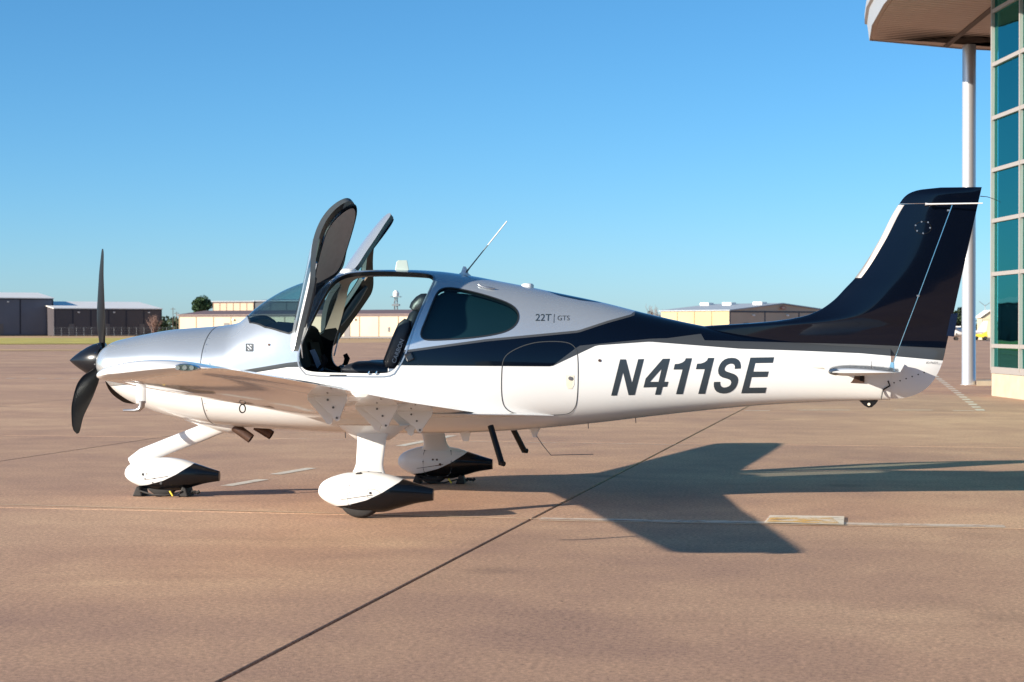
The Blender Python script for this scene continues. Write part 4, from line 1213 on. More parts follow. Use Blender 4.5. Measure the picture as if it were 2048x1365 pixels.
for sd in (1, -1):                                   # gas strut and hinge arm
    fb = MB(); fb.tube([(at(661, 566, -.25).x, -.25 * sd, at(661, 566, -.25).z), (at(658, 540, -.25).x, -.27 * sd, at(658, 540, -.25).z)], .018, 10); fb.build('hinge_arm', M['chrome'], plane, smooth=60)
    a_, c_ = at(605, 716, -.60), at(600, 668, -.75)
    fb = MB(); fb.tube([(a_.x, a_.y * sd, a_.z), (c_.x, c_.y * sd, c_.z)], .007, 8); fb.build('gas_strut', M['steel'], plane, smooth=60)

# ---- wings
def foil(u, t):                                      # half thickness of a symmetric section, chord 1
    return 5 * t * (.2969 * math.sqrt(max(u, 0)) - .126 * u - .3516 * u * u + .2843 * u ** 3 - .1036 * u ** 4)
YR, YT = .55, 6.0
def wing_le(y): return 2.19 + (2.36 - 2.19) * (y - YR) / (YT - YR)
def wing_te(y): return 3.74 + (3.10 - 3.74) * (y - YR) / (YT - YR)
def wing_z(y): return .795 + (y - .6) * .0845
def wing_pt(y, u, up, sd, squeeze=1.0):
    le, te = wing_le(y), wing_te(y)
    if y > 5.76:                                     # rounded, slightly raked tip
        k = (y - 5.76) / (YT - 5.76); le += .10 * k ** 4; te += -.02 * k
        squeeze *= math.sqrt(max(0.0, 1 - (k * .99) ** 4))
    c = te - le
    z = wing_z(y) + foil(u, .15) * c * (1.05 if up else -.85) * squeeze + .018 * c * math.sin(PI * min(1, u * 1.1)) - (.0 if u < .7 else (u - .7) * .05)
    z += (u - .45) * c * .075 * max(0.0, (y - 2.5) / 3.3)
    return Vector((le + c * u, -y * sd, z))
def wing_part(y0, y1, u0, u1, sd, n=None, nu=22):
    n = n or max(2, int((y1 - y0) / .12))
    us = [u0 + (u1 - u0) * (1 - math.cos(PI * .5 * k / nu)) if u0 == 0 else u0 + (u1 - u0) * k / nu for k in range(nu + 1)]
    secs = []
    for i in range(n + 1):
        y = y0 + (y1 - y0) * i / n
        secs.append([wing_pt(y, u, True, sd) for u in reversed(us)] + [wing_pt(y, u, False, sd) for u in (us[1:] if u0 == 0 else us)])
    mb = MB(); mb.loft(secs)
    return mb
UF = .735
for sd in (1, -1):
    w_ = bpy.data.objects.new('wing', None); link(w_, plane); w_.empty_display_size = .3
    wing_part(.30, 5.45, 0, UF, sd).build('wing_panel', M['white'], w_, smooth=35)
    wing_part(5.452, YT, 0, 1.0, sd, 14, 30).build('wing_tip', M['white'], w_, smooth=50)
    wing_part(.70, 3.62, UF + .006, 1.0, sd, 20, 8).build('flap', M['white'], w_, smooth=35)
    wing_part(3.635, 5.44, UF + .006, 1.0, sd, 14, 8).build('aileron', M['white'], w_, smooth=35)
    wing_part(.30, .695, UF, 1.0, sd, 4, 8).build('wing_root', M['white'], w_, smooth=35)
    # root fillet running aft along the fuselage
    secs = []
    for t in range(13):
        k = t / 12; x_ = 3.22 + 1.15 * k
        zc = .790 - .040 * k; wd = .70 * (1 - k) ** .8 * 1.0 + .0
        yi = half_y(x_, zc) - .05; yo = yi + .05 + max(.004, .46 * (1 - k) ** 1.3)
        th = .030 * (1 - k) + .004
        secs.append([(x_, -yi * sd, zc + th + .03 * (1 - k)), (x_, -(yi + .4 * (yo - yi)) * sd, zc + th * .8), (x_, -yo * sd, zc + .003), (x_, -yo * sd, zc - .003), (x_, -(yi + .4 * (yo - yi)) * sd, zc - th * .8), (x_, -yi * sd, zc - th - .02)])
    mb = MB(); mb.loft(secs); mb.build('root_fillet', M['white'], w_, smooth=50)
    # black-edged walkway strip on the inner upper skin
    mb = MB(); vv = []
    for y in [.68 + .1 * k for k in range(5)]:
        for u in (.30, .34): p = wing_pt(y, u, True, sd); vv.append(p + Vector((0, 0, .003)))
    mb.add(vv, [(2 * i, 2 * i + 1, 2 * i + 3, 2 * i + 2) for i in range(4)]); mb.build('walkway_edge', M['black'], w_)
    mb = MB(); vv = []
    for y in [1.5 + .3 * k for k in range(13)]:
        for u in (.715, .733): p = wing_pt(y, u, True, sd); vv.append(p + Vector((0, 0, .002)))
    mb.add(vv, [(2 * i, 2 * i + 1, 2 * i + 3, 2 * i + 2) for i in range(12)]); mb.build('upper_trim_line', M['gun'], w_)
    # flap hinge brackets: a fixed tapered plate and a moving one beside it
    for y, tp in ((3.42, 0), (2.22, 0), (1.25, 0)):
        for dy, du, sc in ((0, 0.0, 1.0), (.035, .055, .88)):
            c_ = wing_te(y) - wing_le(y)
            pts_ = []
            t0 = wing_pt(y, UF - .10 + du, False, sd); t1 = wing_pt(y, UF + .10 + du, False, sd)
            bt = (t0 + t1) / 2 + Vector((.035, 0, -.185 * sc))
            pol = [t0 + Vector((0, 0, .02)), t1 + Vector((0, 0, .02)), t1 + Vector((-.005, 0, -.03)), bt + Vector((.030, 0, .03)), bt + Vector((.026, 0, .008)), bt + Vector((.008, 0, -.006)), bt + Vector((-.016, 0, .004)), bt + Vector((-.03, 0, .03)), t0 + Vector((.0, 0, -.015))]
            mb = MB(); mb.prism([p + Vector((0, -dy * sd, 0)) for p in pol], (0, -.016 * sd, 0)); mb.build('flap_bracket', M['white'], w_, bevel=.003)
            if dy:
                for q in ((bt + Vector((.006, 0, .018))), (bt.lerp((t0 + t1) / 2, .55)), t0.lerp(t1, .4) + Vector((0, 0, -.02))):
                    mb = MB(); mb.disc(q + Vector((0, -(dy + .012) * sd, 0)), (0, -sd, 0), .008, .010, 10); mb.build('bracket_bolt', M['gun'], w_)
    # light cluster let into the tip
    y_ = 5.76
    le, te = wing_le(y_), wing_te(y_)
    def tipf(u, dz, out=0.0):
        p = (wing_pt(y_, u, True, sd) + wing_pt(y_, u, False, sd)) / 2; return p + Vector((0, -out * sd, dz))
    pol = []
    for q in range(20):
        a_ = 2 * PI * q / 20; u = .745 + .095 * math.cos(a_); h_ = (.021 - .004 * math.cos(a_)) * math.sin(a_)
        pol.append(tipf(u, .010 + h_, .165))
    mb = MB(); mb.prism(pol, (0, -.085 * sd, 0)); hs_ = mb.build('light_housing', M['chrome'], w_, bevel=.004)
    cen = sum(pol, Vector()) / 20
    pol2 = [cen + (p - cen) * .84 + Vector((0, -.0855 * sd, 0)) for p in pol]
    mb = MB(); mb.prism(pol2, (0, -.004 * sd, 0)); mb.build('light_bed', M['lamp_green'], hs_)
    for u_ in (-.05, -.01, .03):
        mb = MB(); mb.disc(cen + Vector((u_, -.089 * sd, .0)), (0, -sd, 0), .013, .006, 12); mb.build('lamp', M['chrome'], hs_)
    mb = MB(); mb.prism([p + Vector((0, -.0125 * sd, 0)) for p in pol2], (0, -.003 * sd, 0)); mb.build('light_lens', M['lens'], hs_)
    # small things below the wing
    p = wing_pt(2.9, .10, False, sd)
    mb = MB(); pth = [p + Vector((.0 + .022 * math.cos(q * PI / 8), 0, -.03 + .03 * math.sin(q * PI / 8))) for q in range(17)]; mb.tube(pth, .005, 6, False); mb.build('tie_down_ring', M['black'], w_)
    if sd == 1:
        yp = 4.85; px_ = at(282, 770, -yp); zt_ = wing_pt(yp, (px_.x - wing_le(yp)) / (wing_te(yp) - wing_le(yp)), False, sd).z
        mb = MB(); mb.loft([[(px_.x + a * .032, -yp + b * .011, z_) for a, b in ((-1, 0), (-.6, .9), (.4, 1), (1, 0), (.4, -1), (-.6, -.9))] for z_ in (zt_ + .01, zt_ - .055, zt_ - .105)])
        mb.build('pitot_mast', M['white'], w_, smooth=50)
        mb = MB(); b_ = Vector((px_.x, -yp, zt_ - .10))
        mb.tube([b_ + Vector((.006, 0, .01)), b_ + Vector((.004, 0, -.025)), b_ + Vector((-.014, 0, -.045)), b_ + Vector((-.04, 0, -.05)), b_ + Vector((-.115, 0, -.05))], [.022, .019, .014, .010, .007], 10); mb.build('pitot_tube', M['steel'], w_, smooth=60)

# placards and access covers on the near wing
text_mesh('NO STEP', 1.0, lambda u, v: tuple(wing_pt(1.06 + u * .0, .97, True, 1) + Vector((u * .034 - .12, -v * .034, .003))), M['gun'], 'placard', fus)

# ---- fin and rudder
FLE = pchip([(1.20, at(1270, 690).x), (1.40, at(1290, 680).x), (1.47, at(1350, 660).x), (1.505, at(1420, 650).x), (1.522, at(1490, 648).x), (1.548, at(1560, 641).x), (1.60, at(1620, 629).x), (1.70, at(1662, 604).x), (1.83, at(1693, 572).x), (1.915, at(1712, 553).x), (2.20, at(1756, 479).x), (2.525, at(1798, 406).x), (2.60, at(1813, 390).x), (2.64, at(1836, 380).x), (2.66, at(1880, 375).x)])
fh0, fh1 = at(1903, 412), at(1790, 715)
def hinge_x(z):
    if z > fh1.z: return fh1.x + (fh0.x - fh1.x) * (z - fh1.z) / (fh0.z - fh1.z)
    a_ = at(1762, 800); return a_.x + (fh1.x - a_.x) * max(0, (z - a_.z)) / (fh1.z - a_.z)
RTE = pchip(sorted([(at(a, b).z, at(a, b).x) for a, b in ((1766, 801), (1800, 798), (1825, 792), (1846, 782), (1860, 770), (1871, 755), (1880, 738), (1886, 722), (1893, 690), (1925, 545), (1963, 375))]))
def fin_t(x, z):
    le, te = FLE(z), RTE(max(z, 1.0))
    c = te - le; u = min(max((x - le) / c, 0), 1)
    kz = max(0.0, min(1.0, (2.5 - z) / 1.1)); A_ = .048 + .045 * kz * kz * (3 - 2 * kz)
    lead = min(1.0, ((x - le) / .42)) if x > le else 0
    fore = math.sqrt(max(0.0, 1 - (1 - lead) ** 2))
    aft = 1.0 if u < .35 else max(0.0, 1 - ((u - .35) / .65) ** 1.5)
    t = A_ * fore * aft + .0015
    if z > 2.60: t *= math.sqrt(max(.02, 1 - ((z - 2.60) / .0605) ** 2))
    return t
def sheet(xf0, xf1, zs, nu, th, name, m, parent, clus=True):
    secs = []
    for z in zs:
        a_, b_ = xf0(z), xf1(z)
        us = [(1 - math.cos(PI * .5 * k / nu)) if clus else k / nu for k in range(nu + 1)]
        xs_ = [a_ + (b_ - a_) * u for u in us]
        secs.append([Vector((x, -th(x, z), z)) for x in xs_] + [Vector((x, th(x, z), z)) for x in reversed(xs_)])
    mb = MB(); mb.loft(secs); return mb.build(name, m, parent, smooth=40)
zs = [1.25 + (2.522 - 1.25) * k / 70 for k in range(71)]
fin = sheet(FLE, lambda z: hinge_x(z) - .003, zs, 30, fin_t, 'fin', M['livery'], plane)
zs = [2.527 + (2.66 - 2.527) * (1 - (1 - k / 14) ** 2) for k in range(15)]
sheet(FLE, lambda z: RTE(z), zs, 36, fin_t, 'fin_tip', M['livery'], fin)
def rud_t(x, z):
    if z >= 1.36: return fin_t(x, z)
    h, te = hinge_x(z), RTE(z); u = (x - h) / max(.02, te - h)
    t0 = max(.012, min(.085, half_y(min(h, X1 - .01), max(min(z, 1.3), .9)) * .95))
    k = min(1, max(0, (z - .885) / .06)); t0 = min(t0, .086) * (.25 + .75 * math.sqrt(k))
    t1 = fin_t(max(x, hinge_x(1.36)), 1.36)
    w_ = min(1, max(0, (1.36 - z) / .15))
    return max(.002, (1 - w_) * t1 + w_ * t0 * max(0.0, 1 - max(0, u)) ** .8)
zs = [.893 + (2.522 - .893) * k / 80 for k in range(81)]
rud = sheet(lambda z: hinge_x(z) + .003, lambda z: max(RTE(z), hinge_x(z) + .02), zs, 16, rud_t, 'rudder', M['livery'], plane, False)
mb = MB(); mb.loft([[at(a, b, y_) for a, b in ((1893, 672), (1902, 628), (1916, 627), (1908, 674))] for y_ in (-.007, .007)]); mb.build('trim_tab', M['navy'], rud)
# bright strip along the fin's leading edge
secs = []
for k in range(25):
    z = 1.905 + (2.515 - 1.905) * k / 24; le = FLE(z); ring = []
    for dx_ in (.050, .03, .012, .0):
        ring.append(Vector((le + dx_ - .003, -fin_t(le + dx_, z) - .002, z)))
    for dx_ in (.012, .03, .050): ring.append(Vector((le + dx_ - .003, fin_t(le + dx_, z) + .002, z)))
    secs.append(ring)
mb = MB(); mb.loft(secs, closed=False, cap=False); mb.build('leading_edge_strip', plain('fin_edge_metal', (.46, .42, .38), .3, .6), fin, smooth=60)
for k, (a, b) in enumerate(((1831, 451), (1843, 444), (1856, 445), (1834, 462), (1846, 467), (1860, 456))):
    p = at(a, b, -.06); t_ = fin_t(p.x, p.z); mb = MB(); mb.disc((p.x, -t_ + .001, p.z), (0, -1, 0), .007, .004, 10); mb.build('panel_screw', M['steel'], fin)
p = at(1846, 456, -.06); mb = MB(); pth = []
for k in range(25):
    q = 2 * PI * k / 24; x_, z_ = p.x + .068 * math.cos(q), p.z + .052 * math.sin(q); pth.append((x_, -fin_t(x_, z_) - .0, z_))
mb.tube(pth, .0028, 5, False); mb.build('inspection_cover_gap', M['black'], fin)
for yy in (-.10, .10):
    mb = MB(); a_, c_ = at(1850, 409, yy), at(1965, 407, yy); mb.tube([a_, a_.lerp(c_, .06), c_], [.013, .008, .006], 8); mb.tube([a_ + Vector((.03, 0, 0)), Vector((a_.x + .06, 0, a_.z - .004))], .009, 6); mb.build('navigation_aerial', M['white'], fin, smooth=60)
mb = MB(); mb.tube([at(a, b) for a, b in ((1960, 393), (1975, 394.5), (1988, 399), (2001, 405))], [.004, .003, .0025, .002], 6); mb.build('static_wick', M['black'], rud)
for a, b in ((1897, 421), (1836, 592)):
    p = at(a, b, -.06); mb = MB(); mb.box((p.x, -fin_t(p.x, p.z), p.z), (.022, .016, .014)); mb.build('hinge_fitting', M['steel'], fin)
for k in range(6):
    a, b = 1788 + k * 12.2, 766 - k * 4.1
    p = at(a, b, -.06); mb = MB(); mb.disc((p.x, -rud_t(p.x, p.z) + .001, p.z), (0, -1, 0), .006, .004, 8); mb.build('panel_screw', M['black'], rud)

# ---- tailplane
SLE0, STE0 = at(1640, 727, -.1), at(1806, 735, -.1)
SLE1, STE1 = at(1659, 739, -1.97), at(1800, 738, -1.97)
def stab_pt(y, u, up, sd):
    k = (y - .05) / 1.92
    le = SLE0.x + (SLE1.x - SLE0.x) * k; te = STE0.x + .02 + (STE1.x - STE0.x - .02) * k
    z = 1.185 + (1.155 - 1.185) * k
    q = 1.0
    if y > 1.86: kk = (y - 1.86) / .11; q = math.sqrt(max(.004, 1 - kk * kk)); le += .03 * kk * kk
    c = te - le
    return Vector((le + c * u, -y * sd, z + foil(u, .115) * c * q * (1 if up else -1)))
def stab_part(y0, y1, u0, u1, sd, n, nu):
    us = [u0 + (u1 - u0) * (1 - math.cos(PI * .5 * k / nu)) if u0 == 0 else u0 + (u1 - u0) * k / nu for k in range(nu + 1)]
    secs = []
    for i in range(n + 1):
        y = y0 + (y1 - y0) * i / n
        secs.append([stab_pt(y, u, True, sd) for u in reversed(us)] + [stab_pt(y, u, False, sd) for u in (us[1:] if u0 == 0 else us)])
    mb = MB(); mb.loft(secs); return mb
for sd in (1, -1):
    s_ = bpy.data.objects.new('tailplane', None); link(s_, plane); s_.empty_display_size = .2
    stab_part(.03, 1.75, 0, .60, sd, 14, 16).build('stabilizer', M['white'], s_, smooth=40)
    stab_part(.12, 1.75, .606, 1.0, sd, 12, 8).build('elevator', M['white'], s_, smooth=40)
    stab_part(1.756, 1.97, 0, 1.0, sd, 12, 22).build('elevator_horn', M['white'], s_, smooth=40)
    mb = MB(); secs = []
    for k in range(9):
        y = 1.78 + .175 * k / 8; secs.append([stab_pt(y, u, True, sd) + Vector((-.003, 0, .003)) for u in (.10, .06, .03, .008)] + [stab_pt(y, 0, True, sd) + Vector((-.004, 0, 0))] + [stab_pt(y, u, False, sd) + Vector((-.003, 0, -.003)) for u in (.008, .03, .06, .10)])
    mb.loft(secs, False, False); mb.build('horn_edge', M['gun'], s_, smooth=60)
    # root fairing
    secs = []
    for k in range(15):
        t = k / 14; x_ = at(1593, 728, -.2).x + .86 * t
        hgt = .045 * math.sqrt(max(.001, 1 - (2 * min(t, .5) - 1) ** 2)) * (1.0 if t < .5 else 1 - (t - .5) * 1.3)
        yb = half_y(min(x_, X1), 1.17); ring = []
        for q in range(12):
            a_ = 2 * PI * q / 12; ring.append((x_, -(yb - .02 + .045 * (math.cos(a_) * .5 + .5) * min(1, 4 * t)) * sd, 1.178 + hgt * math.sin(a_)))
        secs.append(ring)
    mb = MB(); mb.loft(secs); mb.build('root_fairing', M['white'], s_, smooth=60)
    p = at(1716, 758, -.2)
    mb = MB(); yb = half_y(p.x, p.z); mb.box((p.x, -(yb + .001) * sd, p.z), (.115, .006, .075)); mb.build('access_recess', M['exhaust'], s_)
    mb = MB(); mb.box((p.x + .035, -(yb + .006) * sd, p.z + .005), (.03, .01, .05)); mb.build('recess_fitting', M['black'], s_)
# tie-down skid below the tail
mb = MB(); pol = [at(a, b, -.012) for a, b in ((1718, 801), (1757, 801), (1752, 808), (1744, 815), (1737, 816), (1729, 812))]
mb.prism(pol, (0, .024, 0)); tsk = mb.build('tail_skid', M['black'], plane, bevel=.004)
mb = MB(); p = at(1738, 809, -.016); mb.disc(p, (0, -1, 0), .012, .004, 12); mb.build('skid_hole', M['cream'], tsk)
mb = MB(); q = [at(a, b, -.09) for a, b in ((1776, 762), (1780, 772), (1766, 780), (1762, 798))]; mb.tube(q, .007, 6); mb.build('rudder_horn', M['black'], rud)

# ---- spinner and propeller
HUB = Vector((.305, 0, 1.195))
mb = MB(); prof = [(.0, .002), (.008, .010), (.05, .045), (.10, .080), (.16, .116), (.22, .144), (.28, .161), (.312, .165), (.316, .150)]
secs = [[(x_, r_ * math.cos(2 * PI * k / 40), 1.195 + (.0) + r_ * math.sin(2 * PI * k / 40)) for k in range(40)] for x_, r_ in prof]
mb.loft(secs); spn = mb.build('spinner', M['spinner'], plane, smooth=40)
for q in range(10):
    a_ = 2 * PI * (q + .3) / 10; mb = MB(); r_ = .1645; c_ = Vector((.288, r_ * math.cos(a_), 1.195 + r_ * math.sin(a_))); mb.disc(c_, (c_ - Vector((.2, 0, 1.195))), .005, .004, 8); mb.build('spinner_screw', M['chrome'], spn)
def blade(phi):
    rad = Vector((0, -math.sin(phi), math.cos(phi))); tan = Vector((0, -math.cos(phi), -math.sin(phi)))
    secs = []
    for k in range(29):
        t = k / 28; r_ = .11 + .88 * t
        ch = pchip([(0, .055), (.1, .09), (.25, .150), (.45, .178), (.7, .150), (.88, .115), (.96, .090), (.99, .060), (1.0, .045)])(t)
        th = .030 * (1 - t) ** 1.2 + .004 if t > .06 else .028
        pit = R(pchip([(0, 62), (.2, 50), (.5, 39), (1, 33)])(t))
        cd = tan * math.cos(pit) + Vector((1, 0, 0)) * math.sin(pit); nd = rad.cross(cd)
        swp = pchip([(0, 0), (.35, -.02), (.7, .0), (1, .075)])(t)
        c_ = HUB + rad * r_ + cd * swp
        secs.append([c_ + cd * (ch * .5 * math.cos(2 * PI * j / 16)) + nd * (th * .5 * math.sin(2 * PI * j / 16)) for j in range(16)])
    mb = MB(); mb.loft(secs); return mb.build('propeller_blade', M['prop'], plane, smooth=50)
for k in range(3): blade(R(3 + 120 * k))

# ---- undercarriage
def pant_paint():
    m, N, L, b = mat('wheel_pant_paint')
    tc = N.new('ShaderNodeTexCoord'); sp = N.new('ShaderNodeSeparateXYZ'); L.new(tc.outputs['Object'], sp.inputs[0])
    dx = N.new('ShaderNodeMath'); dx.operation = 'DIVIDE'; dx.inputs[1].default_value = 8; L.new(sp.outputs[0], dx.inputs[0])
    dz = N.new('ShaderNodeMath'); dz.operation = 'DIVIDE'; dz.inputs[1].default_value = 3; L.new(sp.outputs[2], dz.inputs[0])
    def msk(pts):
        c = curve_node(N, pts); L.new(dx.outputs[0], c.inputs['Value'])
        g_ = N.new('ShaderNodeMath'); g_.operation = 'LESS_THAN'; L.new(dz.outputs[0], g_.inputs[0]); L.new(c.outputs[0], g_.inputs[1]); return g_
    k = [(0, .0), (.08, .082), (.25, .105), (.41, .148), (.53, .205), (.66, .288), (.70, .33), (.72, 1.0)]
    blk = msk(k)
    # pin line just above the dark sweep
    hi = msk([(.20, .150), (.46, .192)]); lo = msk([(.20, .146), (.46, .186)])
    a_ = N.new('ShaderNodeMath'); a_.operation = 'SUBTRACT'; L.new(hi.outputs[0], a_.inputs[0]); L.new(lo.outputs[0], a_.inputs[1])
    wi = N.new('ShaderNodeMath'); wi.operation = 'COMPARE'; wi.inputs[1].default_value = .33 / 8; wi.inputs[2].default_value = .13 / 8; L.new(dx.outputs[0], wi.inputs[0])
    a2 = N.new('ShaderNodeMath'); a2.operation = 'MULTIPLY'; L.new(a_.outputs[0], a2.inputs[0]); L.new(wi.outputs[0], a2.inputs[1])
    mxx = N.new('ShaderNodeMath'); mxx.operation = 'MAXIMUM'; L.new(blk.outputs[0], mxx.inputs[0]); L.new(a2.outputs[0], mxx.inputs[1])
    x = N.new('ShaderNodeMix'); x.data_type = 'RGBA'; L.new(mxx.outputs[0], x.inputs[0]); x.inputs[6].default_value = (.70, .70, .69, 1); x.inputs[7].default_value = (.003, .004, .006, 1)
    L.new(x.outputs[2], b.inputs['Base Color']); b.inputs['Roughness'].default_value = .20; b.inputs['Coat Weight'].default_value = .3; b.inputs['Specular IOR Level'].default_value = .25
    return m
M['pant'] = pant_paint()
PT = pchip([(0, .200), (.004, .225), (.015, .250), (.05, .285), (.15, .327), (.28, .354), (.45, .358), (.6, .342), (.75, .303), (.9, .26), (1, .233)])
PB = pchip([(0, .198), (.004, .182), (.015, .165), (.05, .135), (.12, .10), (.25, .060), (.4, .043), (.55, .045), (.7, .078), (.85, .117), (1, .14)])
PWd = pchip([(0, .006), (.004, .025), (.015, .042), (.04, .062), (.08, .082), (.16, .104), (.28, .125), (.45, .132), (.6, .120), (.75, .092), (.9, .055), (1, .030)])
def gear_pant(loc, s, name='wheel_pant'):
    secs = []
    for k in range(41):
        u = (k / 40) ** 1.7; x_ = .915 * u
        zt, zb = PT(u), PB(u); zc, h = (zt + zb) / 2, max(.003, (zt - zb) / 2); w_ = PWd(u); ring = []
        for q in range(28):
            a_ = 2 * PI * q / 28; cs, sn = math.cos(a_), math.sin(a_)
            ring.append((x_, w_ * math.copysign(abs(cs) ** .85, cs), zc + h * math.copysign(abs(sn) ** .85, sn)))
        secs.append(ring)
    mb = MB(); mb.loft(secs); o = mb.build(name, M['pant'], plane, smooth=55)
    o.location = loc; o.scale = (s, s, s); return o
def gear_wheel(c, r, w_, parent):
    mb = MB(); prof = [(-.5, .62), (-.5, .85), (-.42, .95), (-.22, 1.0), (.22, 1.0), (.42, .95), (.5, .85), (.5, .62)]
    mb.loft([[(c[0] + r * k_ * math.cos(2 * PI * j / 40), c[1] + a_ * w_, c[2] + r * k_ * math.sin(2 * PI * j / 40)) for j in range(40)] for a_, k_ in prof], cap=False)
    wh = mb.build('tyre', M['rubber'], parent, smooth=40)
    mb = MB(); prof = [(-.46, .0), (-.46, .45), (-.40, .63), (.40, .63), (.46, .45), (.46, .0)]
    mb.loft([[(c[0] + r * k_ * math.cos(2 * PI * j / 32), c[1] + a_ * w_, c[2] + r * k_ * math.sin(2 * PI * j / 32)) for j in range(32)] for a_, k_ in prof], cap=False)
    mb.build('wheel_rim', M['wheelrim'], parent, smooth=40)
MX, MY = 2.65, 1.65
for sd in (1, -1):
    g_ = bpy.data.objects.new('main_gear', None); link(g_, plane); g_.empty_display_size = .2
    pn = gear_pant((MX, -MY * sd, 0), 1.0); pn.parent = g_
    gear_wheel((2.99, -MY * sd, .178), .178, .15, g_)
    tp0, tp1 = at(716, 858, -1.28), at(776, 860, -1.28)
    bt0, bt1 = at(711, 955, -1.60), at(762, 955, -1.60)
    secs = []
    for k in range(13):
        t = k / 12
        a_, c_ = tp0.lerp(bt0, t), tp1.lerp(bt1, t)
        flare = .05 * max(0, 1 - t * 5) + .055 * max(0, (t - .70) / .30) ** 2
        mid, hx = (a_ + c_) / 2, (c_.x - a_.x) / 2 + flare
        yc = -(mid.y) * 1.0; z_ = mid.z + .03 * (1 - t)
        bow = .05 * math.sin(PI * t)
        secs.append([(mid.x + hx * math.copysign(abs(math.cos(q)) ** .8, math.cos(q)), (-(yc - bow * .0) + 0) * sd + (.022 + flare * .4) * math.sin(q), z_) for q in [2 * PI * j / 20 for j in range(20)]])
    mb = MB(); mb.loft(secs); mb.build('gear_leg', M['white'], g_, smooth=50)
    mb = MB(); c_ = (tp0 + tp1) / 2
    mb.loft([[(c_.x + (.20 + .10 * k_) * math.cos(2 * PI * j / 20), (c_.y + (.07 + .06 * k_) * math.sin(2 * PI * j / 20)) * sd, c_.z + .075 * k_ - .04) for j in range(20)] for k_ in (-.6, 0, .5, 1.0)]); mb.build('leg_fairing', M['white'], g_, smooth=60)
    # inner face plate and its screws, small hatch outside
    for side, offy in ((1, -1),):
        for (dx_, dz_) in ((.30, .20),):
            mb = MB(); mb.disc((MX + .44, -MY * sd - .1285 * sd, .205), (0, -sd, 0), .009, .006, 10); mb.build('hatch_screw', M['black'], g_)
    mb = MB()
    inn = []
    for q in range(24):
        a_ = 2 * PI * q / 24; x_ = .40 + .135 * math.copysign(abs(math.cos(a_)) ** .5, math.cos(a_)); z_ = .215 + .145 * math.copysign(abs(math.sin(a_)) ** .5, math.sin(a_))
        inn.append((x_, z_))
    pth = []
    for x_, z_ in inn + [inn[0]]:
        u = x_ / .915; zt, zb = PT(u), PB(u); zc, h = (zt + zb) / 2, (zt - zb) / 2
        yy = PWd(u) * max(0, 1 - min(1, abs(z_ - zc) / h) ** 2.35) ** (1 / 2.35)
        pth.append((MX + x_, (-MY + yy + .0005) * sd, z_))
    mb.tube(pth, .0022, 4, False); mb.build('access_plate_gap', M['seam'], g_)
    for q in range(0, 24, 2):
        mb = MB(); mb.disc(Vector(pth[q]) + Vector((0, -.002 * sd, 0)), (0, sd, 0), .006, .005, 8); mb.build('plate_screw', M['gun'], g_)
    for x_, z_, r_ in ((.36, .235, .010), (.40, .235, .010), (.43, .19, .013)):
        mb = MB(); mb.disc((MX + x_, (-MY + .125) * sd, z_), (0, sd, 0), r_, .010, 10); mb.build('plate_bolt', M['exhaust'], g_)
    # split line round the pant and its fasteners, and the tyre-valve hatch on the outer side
    def on_pant(x_, z_, s2):
        u = x_ / .915; zt, zb = PT(u), PB(u); zc, h = (zt + zb) / 2, (zt - zb) / 2
        return (MX + x_, (-MY + s2 * (PWd(u) * max(0, 1 - min(1, abs(z_ - zc) / h) ** 2.35) ** (1 / 2.35) + .0004)) * sd, z_)
    mb = MB(); pth = [on_pant(x_, z_, -1) for x_, z_ in ((.42, .168), (.42, .232), (.47, .232), (.505, .22), (.52, .20), (.51, .182), (.48, .170), (.42, .168))]
    mb.tube(pth, .0010, 4, False); mb.build('valve_hatch_gap', M['seam'], g_)
    mb = MB(); mb.tube([on_pant(.26, .065 + .275 * k / 12, -1) for k in range(13)], .0008, 4, False); mb.build('pant_split_line', M['seam'], g_)
    for k in range(5):
        p = on_pant(.275, .11 + .05 * k, -1); mb = MB(); mb.disc(p, (0, -sd, 0), .0045, .002, 8); mb.build('pant_screw', M['steel'], g_)
    # step bar
    if sd == 1: s0, s1_ = at(981, 852, -.52), at(1003, 926, -.60)
    else: s0, s1_ = at(1026, 858, .52), at(1048, 901, .60)
    mb = MB(); mb.tube([s0, s1_], .026, 14); d_ = (s1_ - s0).normalized(); mb.tube([s1_ - Vector((.012, 0, .002)), s1_ + Vector((.025, -.03 * sd, -.008))], .022, 12); mb.build('boarding_step', M['black'], plane, smooth=50)
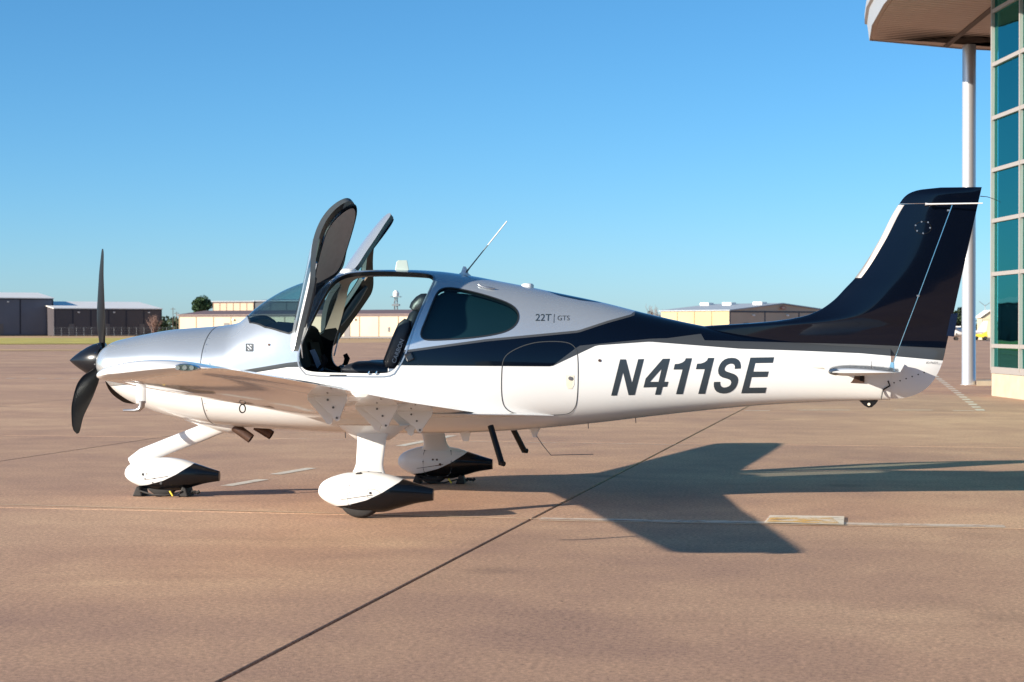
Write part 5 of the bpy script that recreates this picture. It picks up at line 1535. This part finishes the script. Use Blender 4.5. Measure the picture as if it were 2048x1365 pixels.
# nose gear
ng = bpy.data.objects.new('nose_gear', None); link(ng, plane); ng.empty_display_size = .2
npx = at(250, 945, 0).x
pn = gear_pant((npx, 0, .005), .94, 'nose_wheel_pant'); pn.parent = ng
gear_wheel((npx + .345, 0, .165), .165, .125, ng)
lp = [at(a, b) for a, b in ((262, 926), (285, 912), (345, 889), (400, 868), (440, 848), (470, 838))]
hw = [.05, .066, .070, .072, .085, .11]
mb = MB(); secs = []
for i, p in enumerate(lp):
    t = (lp[min(i + 1, 5)] - lp[max(i - 1, 0)]).normalized(); nn = Vector((-t.z, 0, t.x))
    secs.append([p + nn * (hw[i] * math.cos(2 * PI * j / 20)) + Vector((0, .035 * math.sin(2 * PI * j / 20), 0)) for j in range(20)])
mb.loft(secs); mb.build('gear_leg', M['white'], ng, smooth=50)
for a, b, r_ in ((285, 949.5, .013), (293, 948.5, .006), (289, 958, .006), (308, 957, .006), (304, 966, .006), (321, 967, .012), (272, 953, .005)):
    p = at(a, b, -.12); u = (p.x - npx) / (.915 * .94); zt, zb = PT(u) * .94, PB(u) * .94; zc, h = (zt + zb) / 2, (zt - zb) / 2
    yy = .94 * PWd(u) * max(0, 1 - min(1, abs(p.z - zc) / h) ** 2.35) ** (1 / 2.35)
    mb = MB(); mb.disc((p.x, -yy + .002, p.z), (0, -1, 0), r_, .005, 10); mb.build('pant_screw', M['gun'], ng)
# lower cowl blister with exhaust stubs
secs = []
for a, b0_, b1_, w_ in ((356, 828, 835, .03), (385, 826, 845, .10), (420, 828, 855, .15), (450, 832, 863, .17), (470, 838, 868, .17), (483, 845, 866, .15)):
    p0_, p1_ = at(a, b0_ - 12), at(a, b1_); zc, h = (p0_.z + p1_.z) / 2, (p0_.z - p1_.z) / 2
    secs.append([(p0_.x, -.05 + w_ * math.cos(2 * PI * j / 20), zc + h * math.sin(2 * PI * j / 20)) for j in range(20)])
mb = MB(); mb.loft(secs); mb.build('gear_blister', M['white'], plane, smooth=50)
for (a, b), (c, d), yy in (((466, 852), (502, 878), -.16), ((512, 852), (543, 871), .22)):
    p, q = at(a, b, yy), at(c, d, yy); mb = MB()
    mb.tube([p, q], .042, 18, False); mb.tube([q, p], .036, 18, False); mb.disc(p.lerp(q, .55), q - p, .036, .003, 18); mb.build('exhaust_stub', M['exhaust'], plane, smooth=50)
# belly aerials and drains
p = at(1070, 858); mb = MB(); mb.loft([[(p.x + dx_ * k_, yy * k_, z_) for dx_, yy in ((-.06, 0), (-.02, .012), (.03, .012), (.05, 0), (.03, -.012), (-.02, -.012))] for z_, k_ in ((p.z + .03, 1.3), (p.z - .03, .55), (p.z - .075, .3))]); mb.build('belly_aerial_foot', M['white'], plane, smooth=50)
mb = MB(); mb.tube([at(a, b) for a, b in ((1073, 872), (1085, 890), (1102, 911), (1140, 910), (1187, 909))], .0035, 6); mb.build('belly_aerial', M['seal'], plane)
p = at(930, 864); mb = MB(); mb.prism([p + Vector((-.06, -.008, .03)), p + Vector((.06, -.008, .03)), p + Vector((.03, -.008, -.08)), p + Vector((-.02, -.008, -.08))], (0, .016, 0)); mb.build('belly_fin_aerial', M['white'], plane, bevel=.003)
for a, b in ((1271, 836), (1176, 847), (690, 866)):
    p = at(a, b); mb = MB(); mb.tube([p + Vector((0, 0, .02)), p - Vector((-.004, 0, .045))], .004, 6); mb.build('drain', M['gun'], plane)

# ------------------------------------------------------------------ wheel chocks
def chock(label, c, rot):
    e = tag(empty('wheel_chock', c, rot), label, 'chock', 'rubber wheel chocks')
    for k, dx_ in enumerate((-.13, .13)):
        mb = MB(); mb.prism([(dx_ * k_ + sx * .045, -.10, z_) for k_, sx, z_ in ((1.6, -1, .0), (1.6, 1, .0), (1.6, .55, .075), (1.6, -.2, .09))], (0, .2, 0)); mb.build('chock_block', M['rubber'], e, bevel=.01)
    mb = MB(); mb.tube([(-.18, -.105, .05), (-.06, -.13, .02), (.06, -.13, .015), (.2, -.105, .05)], .008, 6); mb.build('chock_rope', M['rubber'], e, smooth=60)
    mb = MB(); mb.tube([(.10, -.135, .055), (.125, -.14, .02), (.13, -.14, .012)], .008, 6); mb.build('rope_tag', M['yellow'], e, smooth=60)
    for j in range(3):
        mb = MB(); mb.tube([(.26 + .03 * j, -.06, .03 + .012 * (j % 2)), (.285 + .03 * j, -.05, .05 - .01 * (j % 2))], .014, 8); mb.build('rope_knot', M['rubber'], e)
    return e
chock('black rubber chocks with yellow rope gripping the nose wheel', (npx + .35, 0, .001), 0)
chock('black rubber chocks gripping the far main wheel', (2.99 + .06, 1.65, .001), R(4))
